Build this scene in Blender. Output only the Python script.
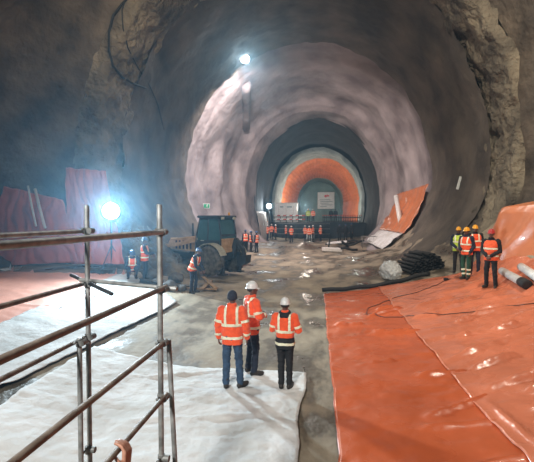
import bpy, bmesh, math, random
from mathutils import Vector, Matrix, noise
from mathutils.bvhtree import BVHTree
random.seed(7)
for o in list(bpy.data.objects): bpy.data.objects.remove(o)
scn = bpy.context.scene
C = scn.collection
V = Vector
# ------------------------------------------------------------ camera
FPX = 400.0
CAMZ = 3.05
YAW = math.atan(53/400.0)
PITCH = math.atan(12/400.0)
cd = bpy.data.cameras.new('camera'); cam = bpy.data.objects.new('camera', cd); C.objects.link(cam)
cd.sensor_width = 36; cd.lens = 36*FPX/534; cd.clip_end = 300; cd.clip_start = 0.05
cam.location = (0, 0, CAMZ); cam.rotation_euler = (math.pi/2-PITCH, 0, YAW)
scn.camera = cam
CM = cam.rotation_euler.to_matrix()
def ray(px, py): return CM @ V(((px-267)/FPX, -(py-231)/FPX, -1))
def G(px, py, z=0.0):
    d = ray(px, py); t = (z-CAMZ)/d.z; return V((0, 0, CAMZ))+d*t
def PY(px, py, y):
    d = ray(px, py); return V((0, 0, CAMZ))+d*(y/d.y)
# ------------------------------------------------------------ world, exposure, lights
w = bpy.data.worlds.new('world'); scn.world = w; w.use_nodes = True
w.node_tree.nodes['Background'].inputs[0].default_value = (.75, .70, .65, 1)
w.node_tree.nodes['Background'].inputs[1].default_value = 0.03
vs = scn.view_settings
vs.view_transform = 'Standard'; vs.look = 'None'; vs.gamma = 1; vs.use_curve_mapping = False; vs.exposure = 0.0
def lamp(name, kind, loc, target, power, col=(1, 1, 1), size=.4, spot=120, blend=.6):
    l = bpy.data.lights.new(name, kind); o = bpy.data.objects.new(name, l); C.objects.link(o)
    l.energy = power; l.color = col; o.location = loc
    if kind == 'SPOT': l.spot_size = math.radians(spot); l.spot_blend = blend; l.shadow_soft_size = size
    elif kind == 'AREA': l.shape = 'DISK'; l.size = size
    else: l.shadow_soft_size = size
    o.rotation_euler = (V(target)-V(loc)).to_track_quat('-Z', 'Y').to_euler()
    return o
L1 = PY(111, 211, 15.2)          # flood lamp on the mast at the left
L2 = PY(245, 59, 29.2)           # flood lamp on the vault rim
L3 = PY(269, 206, 53.5)          # small flood lamp in the far tunnel
lamp('flood_light_mast', 'SPOT', L1+V((.12, -.32, 0)), (0, 4, 3.4), 6500, (.68, .88, 1), .18, 140, 1)
lamp('flood_light_rim', 'SPOT', L2+V((.1, .3, -.35)), (-3.5, 40, 0.5), 10500, (1, .91, .91), .2, 150, .8)
lamp('flood_light_rim_near', 'SPOT', L2+V((.15, -.35, -.3)), (0, 14, 0), 3400, (1, .92, .85), .2, 100, .8)
lamp('flood_light_far', 'POINT', L3+V((.1, -.3, .1)), (0, 0, 0), 420, (.85, .95, 1), .15)
lamp('work_light_behind_camera', 'SPOT', (-3.0, -5.0, 8.5), (-.5, 7.5, 0), 6600, (.98, .98, .95), .5, 82, .7)
lamp('work_light_overhead', 'SPOT', (4.2, 10.0, 12.5), (7.0, 15.5, 5), 3400, (1, .91, .76), .25, 155, .8)
lamp('work_light_overhead_west', 'SPOT', (-6.0, 11.5, 13.5), (-8.5, 20, 10), 1500, (1, .86, .66), .25, 120, .9)
lamp('tunnel_light_end', 'POINT', (-2.6, 66, 5.0), (0, 0, 0), 1300, (1, .92, .82), .3)
lamp('tunnel_light_ring', 'POINT', (3.5, 62.5, 4.5), (0, 0, 0), 300, (.85, 1, .95), .3)
# fine dust in the air, tinted blue to add the lamp's glow
vsn = w.node_tree.nodes.new('ShaderNodeVolumeScatter'); vsn.inputs['Color'].default_value = (.38, .72, 1, 1)
vsn.inputs['Density'].default_value = .0028; vsn.inputs['Anisotropy'].default_value = .74
w.node_tree.links.new(vsn.outputs[0], w.node_tree.nodes['World Output'].inputs['Volume'])
# ------------------------------------------------------------ materials
def mat(name, col, rough=.8, var=.15, scale=6, bump=.0, bscale=40, metal=0, col2=None, coat=0, spec=.5, emit=None, detail=6, wet=None, gloss_var=0, sheen=0, dist=.01):
    m = bpy.data.materials.new(name); m.use_nodes = True
    nt = m.node_tree; b = nt.nodes['Principled BSDF']
    tc = nt.nodes.new('ShaderNodeTexCoord')
    n = nt.nodes.new('ShaderNodeTexNoise'); n.inputs['Scale'].default_value = scale; n.inputs['Detail'].default_value = detail
    nt.links.new(tc.outputs['Object'], n.inputs['Vector'])
    r = nt.nodes.new('ShaderNodeValToRGB')
    c1 = [max(0, c*(1-var)) for c in col]; c2 = list(col2) if col2 else [min(1, c*(1+var)) for c in col]
    r.color_ramp.elements[0].position = .32; r.color_ramp.elements[1].position = .68
    r.color_ramp.elements[0].color = (*c1, 1); r.color_ramp.elements[1].color = (*c2, 1)
    nt.links.new(n.outputs['Fac'], r.inputs['Fac']); nt.links.new(r.outputs['Color'], b.inputs['Base Color'])
    b.inputs['Roughness'].default_value = rough; b.inputs['Metallic'].default_value = metal
    b.inputs['Coat Weight'].default_value = coat; b.inputs['Specular IOR Level'].default_value = spec
    if sheen: b.inputs['Sheen Weight'].default_value = sheen
    if gloss_var:
        n3 = nt.nodes.new('ShaderNodeTexNoise'); n3.inputs['Scale'].default_value = scale*.6; n3.inputs['Detail'].default_value = 4
        nt.links.new(tc.outputs['Object'], n3.inputs['Vector'])
        mr = nt.nodes.new('ShaderNodeMapRange'); mr.inputs[1].default_value = .35; mr.inputs[2].default_value = .65
        mr.inputs[3].default_value = rough-gloss_var; mr.inputs[4].default_value = min(1, rough+gloss_var)
        nt.links.new(n3.outputs['Fac'], mr.inputs[0]); nt.links.new(mr.outputs[0], b.inputs['Roughness'])
    if bump:
        n2 = nt.nodes.new('ShaderNodeTexNoise'); n2.inputs['Scale'].default_value = bscale; n2.inputs['Detail'].default_value = 8
        nt.links.new(tc.outputs['Object'], n2.inputs['Vector'])
        bp = nt.nodes.new('ShaderNodeBump'); bp.inputs['Strength'].default_value = bump; bp.inputs['Distance'].default_value = dist
        nt.links.new(n2.outputs['Fac'], bp.inputs['Height']); nt.links.new(bp.outputs['Normal'], b.inputs['Normal'])
    if emit:
        b.inputs['Emission Color'].default_value = (*emit[0], 1); b.inputs['Emission Strength'].default_value = emit[1]
    return m
M = {}
M['shot_near'] = mat('shotcrete_near', (.075, .06, .05), .85, .45, .6, 1, 3, col2=(.17, .135, .10), detail=12, dist=.14)
M['shot_vault'] = mat('shotcrete_vault', (.095, .08, .066), .8, .4, .5, 1, 2.5, col2=(.18, .147, .113), detail=12, dist=.09)
M['shot_rib'] = mat('shotcrete_rib', (.10, .085, .07), .9, .3, .55, 1, 4, col2=(.33, .28, .20), detail=12, dist=.3)
M['shot_chamber'] = mat('shotcrete_chamber', (.26, .215, .215), .8, .3, .4, 1, 2.2, col2=(.46, .40, .395), detail=12, dist=.10)
M['shot_dark'] = mat('shotcrete_dark', (.03, .035, .042), .85, .3, .6, .7, 4, detail=8, dist=.06)  # darkness of the unlit tunnel is put into the base colour
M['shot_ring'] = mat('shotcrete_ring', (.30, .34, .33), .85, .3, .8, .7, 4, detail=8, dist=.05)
M['end_face'] = mat('end_face', (.16, .24, .22), .85, .2, .5, .5, 3, detail=8, dist=.05)
def floor_mat():
    m = bpy.data.materials.new('floor_mud'); m.use_nodes = True; nt = m.node_tree; b = nt.nodes['Principled BSDF']
    tc = nt.nodes.new('ShaderNodeTexCoord')
    mp = nt.nodes.new('ShaderNodeMapping'); mp.inputs['Scale'].default_value = (.55, .28, .5)
    nt.links.new(tc.outputs['Object'], mp.inputs['Vector'])
    n = nt.nodes.new('ShaderNodeTexNoise'); n.inputs['Scale'].default_value = 1.3; n.inputs['Detail'].default_value = 9; n.inputs['Roughness'].default_value = .58
    nt.links.new(mp.outputs[0], n.inputs['Vector'])
    r = nt.nodes.new('ShaderNodeValToRGB')
    e = r.color_ramp.elements; e[0].position = .36; e[0].color = (.06, .05, .036, 1); e[1].position = .66; e[1].color = (.40, .33, .235, 1)
    k = e.new(.46); k.color = (.115, .092, .062, 1); k = e.new(.51); k.color = (.26, .21, .15, 1)
    nt.links.new(n.outputs['Fac'], r.inputs['Fac']); nt.links.new(r.outputs['Color'], b.inputs['Base Color'])
    mr = nt.nodes.new('ShaderNodeMapRange'); mr.inputs[1].default_value = .38; mr.inputs[2].default_value = .52; mr.inputs[3].default_value = .22; mr.inputs[4].default_value = .8
    nt.links.new(n.outputs['Fac'], mr.inputs[0]); nt.links.new(mr.outputs[0], b.inputs['Roughness'])
    n2 = nt.nodes.new('ShaderNodeTexNoise'); n2.inputs['Scale'].default_value = 7; n2.inputs['Detail'].default_value = 10
    nt.links.new(tc.outputs['Object'], n2.inputs['Vector'])
    bp = nt.nodes.new('ShaderNodeBump'); bp.inputs['Strength'].default_value = .7; bp.inputs['Distance'].default_value = .03
    nt.links.new(n2.outputs['Fac'], bp.inputs['Height']); nt.links.new(bp.outputs['Normal'], b.inputs['Normal'])
    return m
M['floor'] = floor_mat()
M['tarp'] = mat('orange_membrane', (.55, .11, .036), .27, .12, 1.2, .35, 9, coat=.15, gloss_var=.1, dist=.01)
M['tarp_pale'] = mat('orange_membrane_pale', (.62,   .18, .09), .22, .12, 1.2, .35, 9, coat=.15, gloss_var=.1, dist=.01)  # paler orange than the strip beside it
M['tarp_floor_pink'] = mat('pinkish_membrane_lit', (.72, .34, .25), .45, .12, 1.2, .35, 9, dist=.01)  # strong lamplight on the left floor is put into this pale colour
M['tarp_wall'] = mat('orange_membrane_wall', (.62, .20, .085), .34, .12, 1.5, .3, 8, coat=.2, dist=.02)
M['tarp_pink'] = mat('red_membrane_wall', (.55, .12, .08), .45, .12, 1.5, .3, 8, dist=.02)
M['tarp_lining'] = mat('orange_membrane_lining', (.62, .195, .075), .5, .2, .6, .3, 3, dist=.03)
M['sheet'] = mat('white_geotextile', (.66, .64, .60), .9, .14, 1.3, .8, 7, col2=(.80, .80, .79), detail=12, dist=.035)
M['sheet_dirty'] = mat('grey_geotextile', (.56, .56, .54), .9, .2, 1.2, .8, 7, col2=(.72, .72, .71), detail=12, dist=.035)
M['steel'] = mat('scaffold_steel', (.24, .25, .245), .5, .35, 14, .3, 60, metal=.4, col2=(.40, .40, .385))
M['rust'] = mat('rusty_tube', (.18, .12, .085), .62, .35, 12, .3, 60, metal=.35, col2=(.30, .24, .19))
M['coupler'] = mat('coupler_zinc', (.20, .20, .19), .6, .25, 30, .2, 60, metal=.4)
M['hivis'] = mat('hivis_orange_cloth', (.92, .10, .02), .8, .08, 9, .25, 60, sheen=.3)
M['hivis_red'] = mat('hivis_red_cloth', (.88, .12, .035), .8, .1, 9, .25, 60)
M['hivis_yellow'] = mat('hivis_yellow_cloth', (.55, .72, .08), .8, .1, 9, .25, 60)
M['reflect'] = mat('reflective_tape', (.86, .84, .62), .35, .05, 30, .1, 200, emit=None)
M['denim'] = mat('blue_denim', (.035, .07, .13), .9, .3, 14, .3, 80)
M['navy'] = mat('navy_cloth', (.018, .024, .042), .9, .3, 10, .3, 60)
M['black'] = mat('black_cloth', (.014, .014, .016), .85, .3, 10, .3, 60)
M['greenp'] = mat('green_cloth', (.02, .075, .045), .9, .25, 10, .3, 60)
M['boot'] = mat('boot_leather', (.03, .024, .02), .6, .35, 20, .3, 60)
M['skin_dark'] = mat('skin_dark', (.13, .06, .04), .5, .1, 12)
M['skin'] = mat('skin', (.42, .20, .13), .5, .1, 12)
M['hair'] = mat('hair', (.015, .012, .011), .7, .3, 30, .5, 80)
M['knit'] = mat('knit_cap', (.028, .032, .05), .95, .3, 40, .6, 90)
M['hel_white'] = mat('white_helmet', (.75, .74, .72), .35, .05, 8, coat=.3)
M['hel_yellow'] = mat('yellow_helmet', (.85, .38, .02), .35, .08, 8, coat=.3)
M['hel_red'] = mat('red_helmet', (.45, .03, .03), .4, .1, 8, coat=.3)
M['hel_blue'] = mat('blue_helmet', (.03, .07, .16), .4, .1, 8, coat=.3)
M['eye'] = mat('eye', (.5, .47, .45), .2, .05)
M['rubber'] = mat('black_rubber', (.014, .014, .014), .7, .3, 15, .2, 50)
M['tyre'] = mat('muddy_tyre', (.04, .037, .03), .9, .3, 5, .4, 30, col2=(.17, .145, .11))
M['rim'] = mat('dusty_rim', (.42, .39, .30), .6, .2, 8)
M['yellow'] = mat('machine_yellow', (.50, .30, .14), .55, .25, 3, .2, 30, col2=(.6, .38, .19))
M['glass'] = mat('dark_cab_glass', (.045, .11, .12), .06, .1, 3)
M['darkmetal'] = mat('dark_machine_metal', (.035, .038, .042), .55, .3, 6, .3, 40, metal=.3)
M['wood'] = mat('raw_timber', (.30, .19, .10), .8, .3, 5, .3, 40)
M['rock'] = mat('broken_rock', (.10, .095, .09), .9, .4, 5, .8, 20)
M['white'] = mat('white_painted', (.75, .78, .76), .5, .05, 4)
M['sign_white'] = mat('sign_white', (.62, .68, .68), .5, .03, 4)
M['sign_red'] = mat('sign_red', (.6, .05, .05), .5, .05, 4)
M['sign_ink'] = mat('sign_ink', (.16, .26, .30), .5, .05, 4)
M['sign_green'] = mat('sign_green', (.01, .30, .13), .5, .05, 4)
M['pipe_white'] = mat('white_plastic_pipe', (.72, .70, .66), .4, .06, 5)
M['roll'] = mat('grey_membrane_roll', (.52, .48, .44), .6, .15, 6, .2, 20)
M['film'] = mat('clear_wrap', (.55, .56, .55), .25, .1, 5, .3, 20)
M['red_paint'] = mat('red_paint', (.5, .05, .03), .5, .1, 5)
M['lens'] = mat('lamp_lens', (.9, .95, 1), .3, 0, 5, emit=((.78, .93, 1), 90))
M['lens_far'] = mat('lamp_lens_far', (.9, .95, 1), .3, 0, 5, emit=((.85, .97, 1), 25))
# ------------------------------------------------------------ helpers
def tag(o, label, cat, group=None, kind=None):
    if label: o['label'] = label
    if cat: o['category'] = cat
    if group: o['group'] = group
    if kind: o['kind'] = kind
    return o
def empty(name, loc=(0, 0, 0), rz=0, label=None, cat=None, group=None):
    o = bpy.data.objects.new(name, None); C.objects.link(o); o.empty_display_size = .1
    o.location = loc; o.rotation_euler = (0, 0, rz); return tag(o, label, cat, group)
def link(name, me, m, parent=None, smooth=True):
    o = bpy.data.objects.new(name, me); C.objects.link(o)
    if m is not None and not me.materials: me.materials.append(M[m] if isinstance(m, str) else m)
    if smooth:
        me.polygons.foreach_set('use_smooth', [True]*len(me.polygons))
    if parent: o.parent = parent
    return o
def obj(name, bm, m, parent=None, smooth=True):
    bmesh.ops.recalc_face_normals(bm, faces=bm.faces)
    me = bpy.data.meshes.new(name); bm.to_mesh(me); bm.free(); return link(name, me, m, parent, smooth)
def pydata(name, vs_, fs, m, parent=None, smooth=True):
    me = bpy.data.meshes.new(name); me.from_pydata([tuple(v) for v in vs_], [], fs); me.update(); return link(name, me, m, parent, smooth)
def loft(bm, rings, cap=True):
    vr = [[bm.verts.new(p) for p in r] for r in rings]; n = len(vr[0])
    for a, b in zip(vr, vr[1:]):
        for i in range(n): bm.faces.new((a[i], a[(i+1) % n], b[(i+1) % n], b[i]))
    if cap: bm.faces.new(vr[0][::-1]); bm.faces.new(vr[-1])
def frame(d):
    d = d.normalized(); u = V((0, 0, 1)) if abs(d.z) < .9 else V((1, 0, 0))
    a = d.cross(u).normalized(); return a, a.cross(d).normalized(), d
def ring(c, a, b, ra, rb, n): return [c+a*(ra*math.cos(2*math.pi*i/n))+b*(rb*math.sin(2*math.pi*i/n)) for i in range(n)]
def capsule(bm, p, q, r1, r2=None, n=10):
    p = V(p); q = V(q); r2 = r1 if r2 is None else r2
    if (q-p).length < 1e-5: q = p+V((0, 0, 1e-3))
    a, b, d = frame(q-p); rs = []
    for t in (80, 50, 25, 0): t = math.radians(t); rs.append(ring(p-d*(r1*math.sin(t)), a, b, r1*math.cos(t), r1*math.cos(t), n))
    for t in (0, 25, 50, 80): t = math.radians(t); rs.append(ring(q+d*(r2*math.sin(t)), a, b, r2*math.cos(t), r2*math.cos(t), n))
    loft(bm, rs)
def tube(bm, p, q, r, n=12, r2=None):
    p = V(p); q = V(q); a, b, d = frame(q-p); loft(bm, [ring(p, a, b, r, r, n), ring(q, a, b, r2 or r, r2 or r, n)])
def path_tube(bm, pts, r, n=8):
    pts = [V(p) for p in pts]; rs = []; pa = None
    for i, p in enumerate(pts):
        d = (pts[min(i+1, len(pts)-1)]-pts[max(i-1, 0)]).normalized()
        if pa is None: a, b, _ = frame(d)
        else: a = (pa-d*pa.dot(d)).normalized(); b = a.cross(d)
        pa = a; rs.append(ring(p, a, b, r, r, n))
    loft(bm, rs)
def box(bm, c, s, rot=None, bev=0):
    c = V(c); mt = Matrix.Translation(c) @ (rot.to_4x4() if rot else Matrix()) @ Matrix.Diagonal((s[0], s[1], s[2], 1))
    r = bmesh.ops.create_cube(bm, size=1, matrix=mt)
    if bev: bmesh.ops.bevel(bm, geom=list({e for v in r['verts'] for e in v.link_edges}), offset=bev, segments=2, affect='EDGES', profile=.6)
def ellip(bm, c, r, mt=None, n=14):
    m_ = Matrix.Translation(V(c)) @ (mt.to_4x4() if mt else Matrix()) @ Matrix.Diagonal((r[0], r[1], r[2], 1))
    bmesh.ops.create_uvsphere(bm, u_segments=n, v_segments=max(6, n*2//3), radius=1, matrix=m_)
def prism(bm, poly, t0, t1, ax):                                 # polygon in two axes extruded along the third
    def P(p, t): return V((p[0], t, p[1])) if ax == 'y' else (V((p[0], p[1], t)) if ax == 'z' else V((t, p[0], p[1])))
    loft(bm, [[P(p, t0) for p in poly], [P(p, t1) for p in poly]])
def lathe(bm, prof, n=24, axis='z', c=(0, 0, 0)):
    c = V(c); rs = []
    for r, z in prof:
        r = max(r, .0005)
        rs.append([c+(V((r*math.cos(2*math.pi*i/n), r*math.sin(2*math.pi*i/n), z)) if axis == 'z' else V((r*math.cos(2*math.pi*i/n), z, r*math.sin(2*math.pi*i/n)))) for i in range(n)])
    loft(bm, rs)
def remesh(bm, vox, smooth=3):
    bmesh.ops.recalc_face_normals(bm, faces=bm.faces)
    me = bpy.data.meshes.new('tmp'); bm.to_mesh(me); bm.free()
    o = bpy.data.objects.new('tmp', me); C.objects.link(o)
    r = o.modifiers.new('r', 'REMESH'); r.mode = 'VOXEL'; r.voxel_size = vox
    if smooth: s = o.modifiers.new('s', 'SMOOTH'); s.factor = .5; s.iterations = smooth
    dg = bpy.context.evaluated_depsgraph_get()
    out = bpy.data.meshes.new_from_object(o.evaluated_get(dg))
    bpy.data.objects.remove(o); bpy.data.meshes.remove(me); return out
def fbm(p, o=4): return noise.fractal(p, 1.0, 2.0, o)
def sm(a, b, x): t = max(0, min(1, (x-a)/(b-a))); return t*t*(3-2*t)
# ------------------------------------------------------------ cavern shell
CX, ZC = -1.2, 6.0
def sec(ang, aL, aR, bt, bl, cx=CX, zc=ZC):                       # ang 0 = right springing, 90 = crown, 180 = left
    c, s = math.cos(ang), math.sin(ang)
    return V((cx+(aR if c > 0 else aL)*c, 0, zc+(bt if s > 0 else bl)*s))
def shell(name, keys, m, nu=150, dy=.35, amp=.12, sc=.5, amp2=.04, sc2=1.8, a0=-68, a1=248, extra=None):
    """keys: (y, aL, aR, btop, blow) cross-sections, linearly lofted"""
    ys = []
    for k, k2 in zip(keys, keys[1:]):
        L = math.dist(k, k2); n = max(1, int(L/dy))
        ys += [tuple(a+(b-a)*i/n for a, b in zip(k, k2)) for i in range(n)]
    ys.append(keys[-1])
    vs_, fs = [], []
    for (y, aL, aR, bt, bl) in ys:
        cx = CX+.7*sm(40, 47, y)+.45*sm(58, 67, y)
        for i in range(nu+1):
            an = math.radians(a0+(a1-a0)*i/nu); p = sec(an, aL, aR, bt, bl, cx); p.y = y
            d = V((-math.cos(an), 0, -math.sin(an)))
            k = amp*fbm(p*sc)+amp2*fbm(p*sc2+V((9, 3, 1)))
            if extra: k += extra(p, an)
            vs_.append(p+d*k+V((0, .5*amp*fbm(p*sc+V((31, 7, 5))), 0)))
    for j in range(len(ys)-1):
        for i in range(nu):
            q = j*(nu+1)+i; fs.append((q, q+1, q+nu+2, q+nu+1))
    o = pydata(name, vs_, fs, m); o['kind'] = 'structure'
    return o, BVHTree.FromPolygons(vs_, fs)
def hit(bvh, px, py, off=.05):
    d = ray(px, py).normalized(); p, n, i, t = bvh.ray_cast(V((0, 0, CAMZ)), d)
    if p is None: return None
    return p-d*off
NEAR = [(-9, 14.5, 10.3, 11.3, 7.6), (16.6, 14.5, 10.3, 11.3, 7.6)]
wall_near, bvh_near = shell('wall_near', NEAR+[(17.3, 12.5, 10.0, 11.0, 7.5), (17.9, 10.3, 9.75, 10.6, 7.35)], 'shot_near', 170, .4, .35, .22, .07, 1.1)
wall_rib, bvh_rib = shell('wall_rib', [(17.8, 10.4, 9.85, 10.7, 7.5), (17.9, 9.5, 9.4, 10.2, 7.28), (18.6, 9.2, 9.2, 10.03, 7.2), (20.6, 9.2, 9.2, 10.05, 7.2)], 'shot_rib', 300, .14, .22, .6, .16, 2.4)
wall_vault, bvh_vault = shell('wall_vault', [(20.0, 9.12, 9.12, 10.0, 7.15), (30.0, 9.1, 9.1, 10.0, 7.15), (30.25, 9.2, 9.2, 10.1, 7.2), (30.3, 9.7, 9.7, 10.6, 7.5)], 'shot_vault', 220, .25, .22, .35, .07, 1.6)
def bulge(p, an):                                                 # shotcrete mounds on the left of the chamber
    return .9*math.exp(-((p.y-38.5)/1.4)**2-((p.z-6.5)/3.2)**2)*(1 if math.cos(an) < 0 else .25)
wall_chamber, bvh_chamber = shell('wall_chamber', [(29.6, 9.7, 11.4, 10.7, 7.5), (33.0, 9.6, 11.4, 10.5, 7.4), (33.4, 9.5, 9.7, 10.4, 7.4), (36, 9.4, 9.6, 10.3, 7.3), (42.6, 9.0, 9.2, 10.2, 7.1), (43.4, 8.8, 9.0, 10.0, 7.0), (43.9, 8.3, 8.5, 9.4, 6.95), (44.2, 8.15, 8.25, 9.35, 6.9), (44.6, 7.7, 7.8, 8.95, 9.5), (45.1, 7.55, 7.65, 8.85, 11.5), (47.5, 7.2, 7.3, 8.6, 12)], 'shot_chamber', 220, .3, .32, .20, .035, .8, extra=bulge)
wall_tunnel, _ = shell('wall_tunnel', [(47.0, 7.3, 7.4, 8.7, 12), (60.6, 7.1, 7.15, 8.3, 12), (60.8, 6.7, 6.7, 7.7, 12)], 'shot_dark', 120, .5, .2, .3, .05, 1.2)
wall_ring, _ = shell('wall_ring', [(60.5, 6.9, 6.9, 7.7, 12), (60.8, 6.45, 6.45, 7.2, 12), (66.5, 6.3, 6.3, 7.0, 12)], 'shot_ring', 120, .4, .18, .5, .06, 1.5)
# orange membrane lining the far vault, folds running down from the crown
def folds(p, an): return .035*math.sin(an*60+3*fbm(p*.3))
wall_lining, _ = shell('wall_membrane_lining', [(66.2, 6.35, 6.35, 7.1, 14), (67.2, 6.1, 6.1, 6.8, 14), (77, 4.3, 4.3, 4.9, 14)], 'tarp_lining', 330, .5, .15, .4, .05, 1.2, extra=folds)
wall_heading, _ = shell('wall_heading', [(76.8, 4.6, 4.6, 5.2, 12), (77.1, 4.2, 4.2, 4.75, 12), (82, 4.0, 4.0, 4.5, 12)], 'end_face', 90, .5, .2, .4, .05, 1.2)
bm = bmesh.new(); vg = [[bm.verts.new((x*.5-6, 82+.25*fbm(V((x*.5, 3, z*.5))), z*.5-1)) for x in range(21)] for z in range(26)]
for a, b in zip(vg, vg[1:]):
    for i in range(20): bm.faces.new((a[i], a[i+1], b[i+1], b[i]))
wall_end = obj('wall_end', bm, 'end_face'); wall_end['kind'] = 'structure'
# back of the cavern behind the camera, so no world light leaks in
bm = bmesh.new(); vg = [[bm.verts.new((x-18, -8.8+.4*fbm(V((x*.4, 1, z*.4))), z-3)) for x in range(32)] for z in range(24)]
for a, b in zip(vg, vg[1:]):
    for i in range(31): bm.faces.new((a[i], a[i+1], b[i+1], b[i]))
obj('wall_back', bm, 'shot_near')['kind'] = 'structure'
# ------------------------------------------------------------ floor
def fz(x, y):
    r = 1.0*(max(0, x)/5.3)**1.6
    if x > 5.3: r = 1.0+(x-5.3)*.9
    nearw = 1-sm(16, 19, y)
    l = 1.1*max(0, min(1, (-3.0-x)/7.0))*nearw + .25*sm(-4, -8, x)*(1-nearw) + .35*sm(33, 45, y)
    far = 1-sm(31, 36, y)*.75
    return r*far+l
def fzn(x, y): return fz(x, y)+.035*fbm(V((x*.7, y*.5, 0)))+.012*fbm(V((x*2.6, y*2.6, 4)))
def gp(px, py, dz=0):                                            # pixel -> point on the floor
    z = 0
    for _ in range(25):
        p = G(px, py, z); z = .5*z+.5*fz(p.x, p.y)
    p = G(px, py, z); p.z = fz(p.x, p.y)+dz; return p
nx, ny = 150, 330
vs_, fs = [], []
for j in range(ny+1):
    t = j/ny; y = -8.7+(57.5+8.7)*(t**1.25)
    for i in range(nx+1):
        x = -15+24*i/nx; vs_.append((x, y, fzn(x, y)))
for j in range(ny):
    for i in range(nx):
        q = j*(nx+1)+i; fs.append((q, q+1, q+nx+2, q+nx+1))
floor = pydata('floor', vs_, fs, 'floor'); floor['kind'] = 'structure'
# upper bench of the far tunnel: a step 2.5 m up
bm = bmesh.new(); BZ = 2.55
pr = [(56.2, -.5), (56.4, .9), (56.7, 1.9), (57.0, BZ), (60, BZ+.02), (70, BZ), (83, BZ)]
vr = [[bm.verts.new((-9+i*.4, y+.12*fbm(V((i*.4, y, z))), z+.06*fbm(V((i*.3, y*.5, 2))))) for i in range(40)] for y, z in pr]
for a, b in zip(vr, vr[1:]):
    for i in range(39): bm.faces.new((a[i], a[i+1], b[i+1], b[i]))
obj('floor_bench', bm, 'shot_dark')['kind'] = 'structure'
# ------------------------------------------------------------ ground sheets
SHEETS = []
def top_z(x, y):                                                  # height of whatever sheet or floor lies at x, y
    z = fzn(x, y)
    for b_ in SHEETS:
        h = b_.ray_cast(V((x, y, 6)), V((0, 0, -1)))[0]
        if h: z = max(z, h.z+.008)
    return z
def drape(name, poly_fn, nu, nv, m, label, cat, wr=.02, wsc=1.2, lift=.03, seed=0, group=None, thick=.008, fold=None):
    """poly_fn(u,v) -> (x,y); the sheet lies on the floor with wrinkles"""
    vs_, fs = [], []
    for j in range(nv+1):
        for i in range(nu+1):
            x, y = poly_fn(i/nu, j/nv); x += .05*fbm(V((y*.9, seed, i/nu))); y += .05*fbm(V((x*.9, seed+5, j/nv)))
            p = V((x, y, seed))
            k = abs(fbm(V((x*wsc*.6, y*wsc*1.5, seed))))*wr+abs(fbm(V((x*wsc*2.1+y*wsc*.8, y*wsc*2.6, seed+3))))*wr*.5
            if fold: k += fold(x, y)
            vs_.append((x, y, fzn(x, y)+lift+k))
    for j in range(nv):
        for i in range(nu):
            q = j*(nu+1)+i; fs.append((q, q+1, q+nu+2, q+nu+1))
    o = pydata(name, vs_, fs, m); SHEETS.append(BVHTree.FromPolygons([V(v) for v in vs_], fs))
    so = o.modifiers.new('thickness', 'SOLIDIFY'); so.thickness = thick; so.offset = 1
    return tag(o, label, cat, group)
def quad(a, b, c, d):
    a, b, c, d = [V((p[0], p[1])) for p in (a, b, c, d)]
    def f(u, v):
        p = a.lerp(b, u); q = d.lerp(c, u); r = p.lerp(q, v); return r.x, r.y
    return f
def pquad(a, b, c, d):
    a, b, c, d = [V(p) for p in (a, b, c, d)]
    def f(u, v):
        p = a.lerp(b, u).lerp(d.lerp(c, u), v); q = gp(p.x, p.y); return q.x, q.y
    return f
def ridges(lst):                                                  # long wrinkle folds: (x0,y0,x1,y1,h,w)
    def f(x, y):
        k = 0
        for x0, y0, x1, y1, h, w_ in lst:
            d = V((x1-x0, y1-y0)); L = d.length; t = (V((x-x0, y-y0)).dot(d))/L/L
            if -.1 < t < 1.1:
                s_ = abs((x-x0)*d.y-(y-y0)*d.x)/L+.05*fbm(V((x*1.5, y*1.5, h*90)))
                k += h*math.exp(-(s_/w_)**2)*sm(-.1, .15, t)*(1-sm(.85, 1.1, t))
        return k
    return f
rr = random.Random(3)
def rl(n, x0, x1, y0, y1):
    out = []
    for i in range(n):
        x = rr.uniform(x0, x1); y = rr.uniform(y0, y1); L = rr.uniform(.5, 1.6); an = rr.uniform(-.25, .45)
        out.append((x, y, x+L*math.cos(an), y+L*math.sin(an), rr.uniform(.04, .09), rr.uniform(.04, .07)))
    return out
FARY = 16.4
drape('floor_membrane', quad((.28, 1.5), (2.65, 1.5), (2.6, FARY), (.15, FARY)), 60, 260, 'tarp', 'smooth deep orange membrane strip along the bare muddy floor', 'tarpaulin', .02, 1.0, .03, 1,
      fold=ridges(rl(16, .4, 2.0, 2.5, 13)))
drape('floor_membrane', quad((2.3, 1.5), (6.4, 1.5), (6.15, FARY-.7), (2.3, FARY-.05)), 100, 260, 'tarp_pale', 'wrinkled pale orange membrane strip under the four workers on the right', 'tarpaulin', .05, .9, .055, 2,
      fold=ridges(rl(60, 2.4, 5.6, 2.5, 14)+[(2.5, 8.0, 5.4, 9.2, .07, .08), (2.6, 6.6, 4.6, 7.2, .08, .07), (2.9, 5.4, 5.2, 6.0, .09, .09), (2.45, 6.2, 2.6, 4.2, .06, .06)]))
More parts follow.
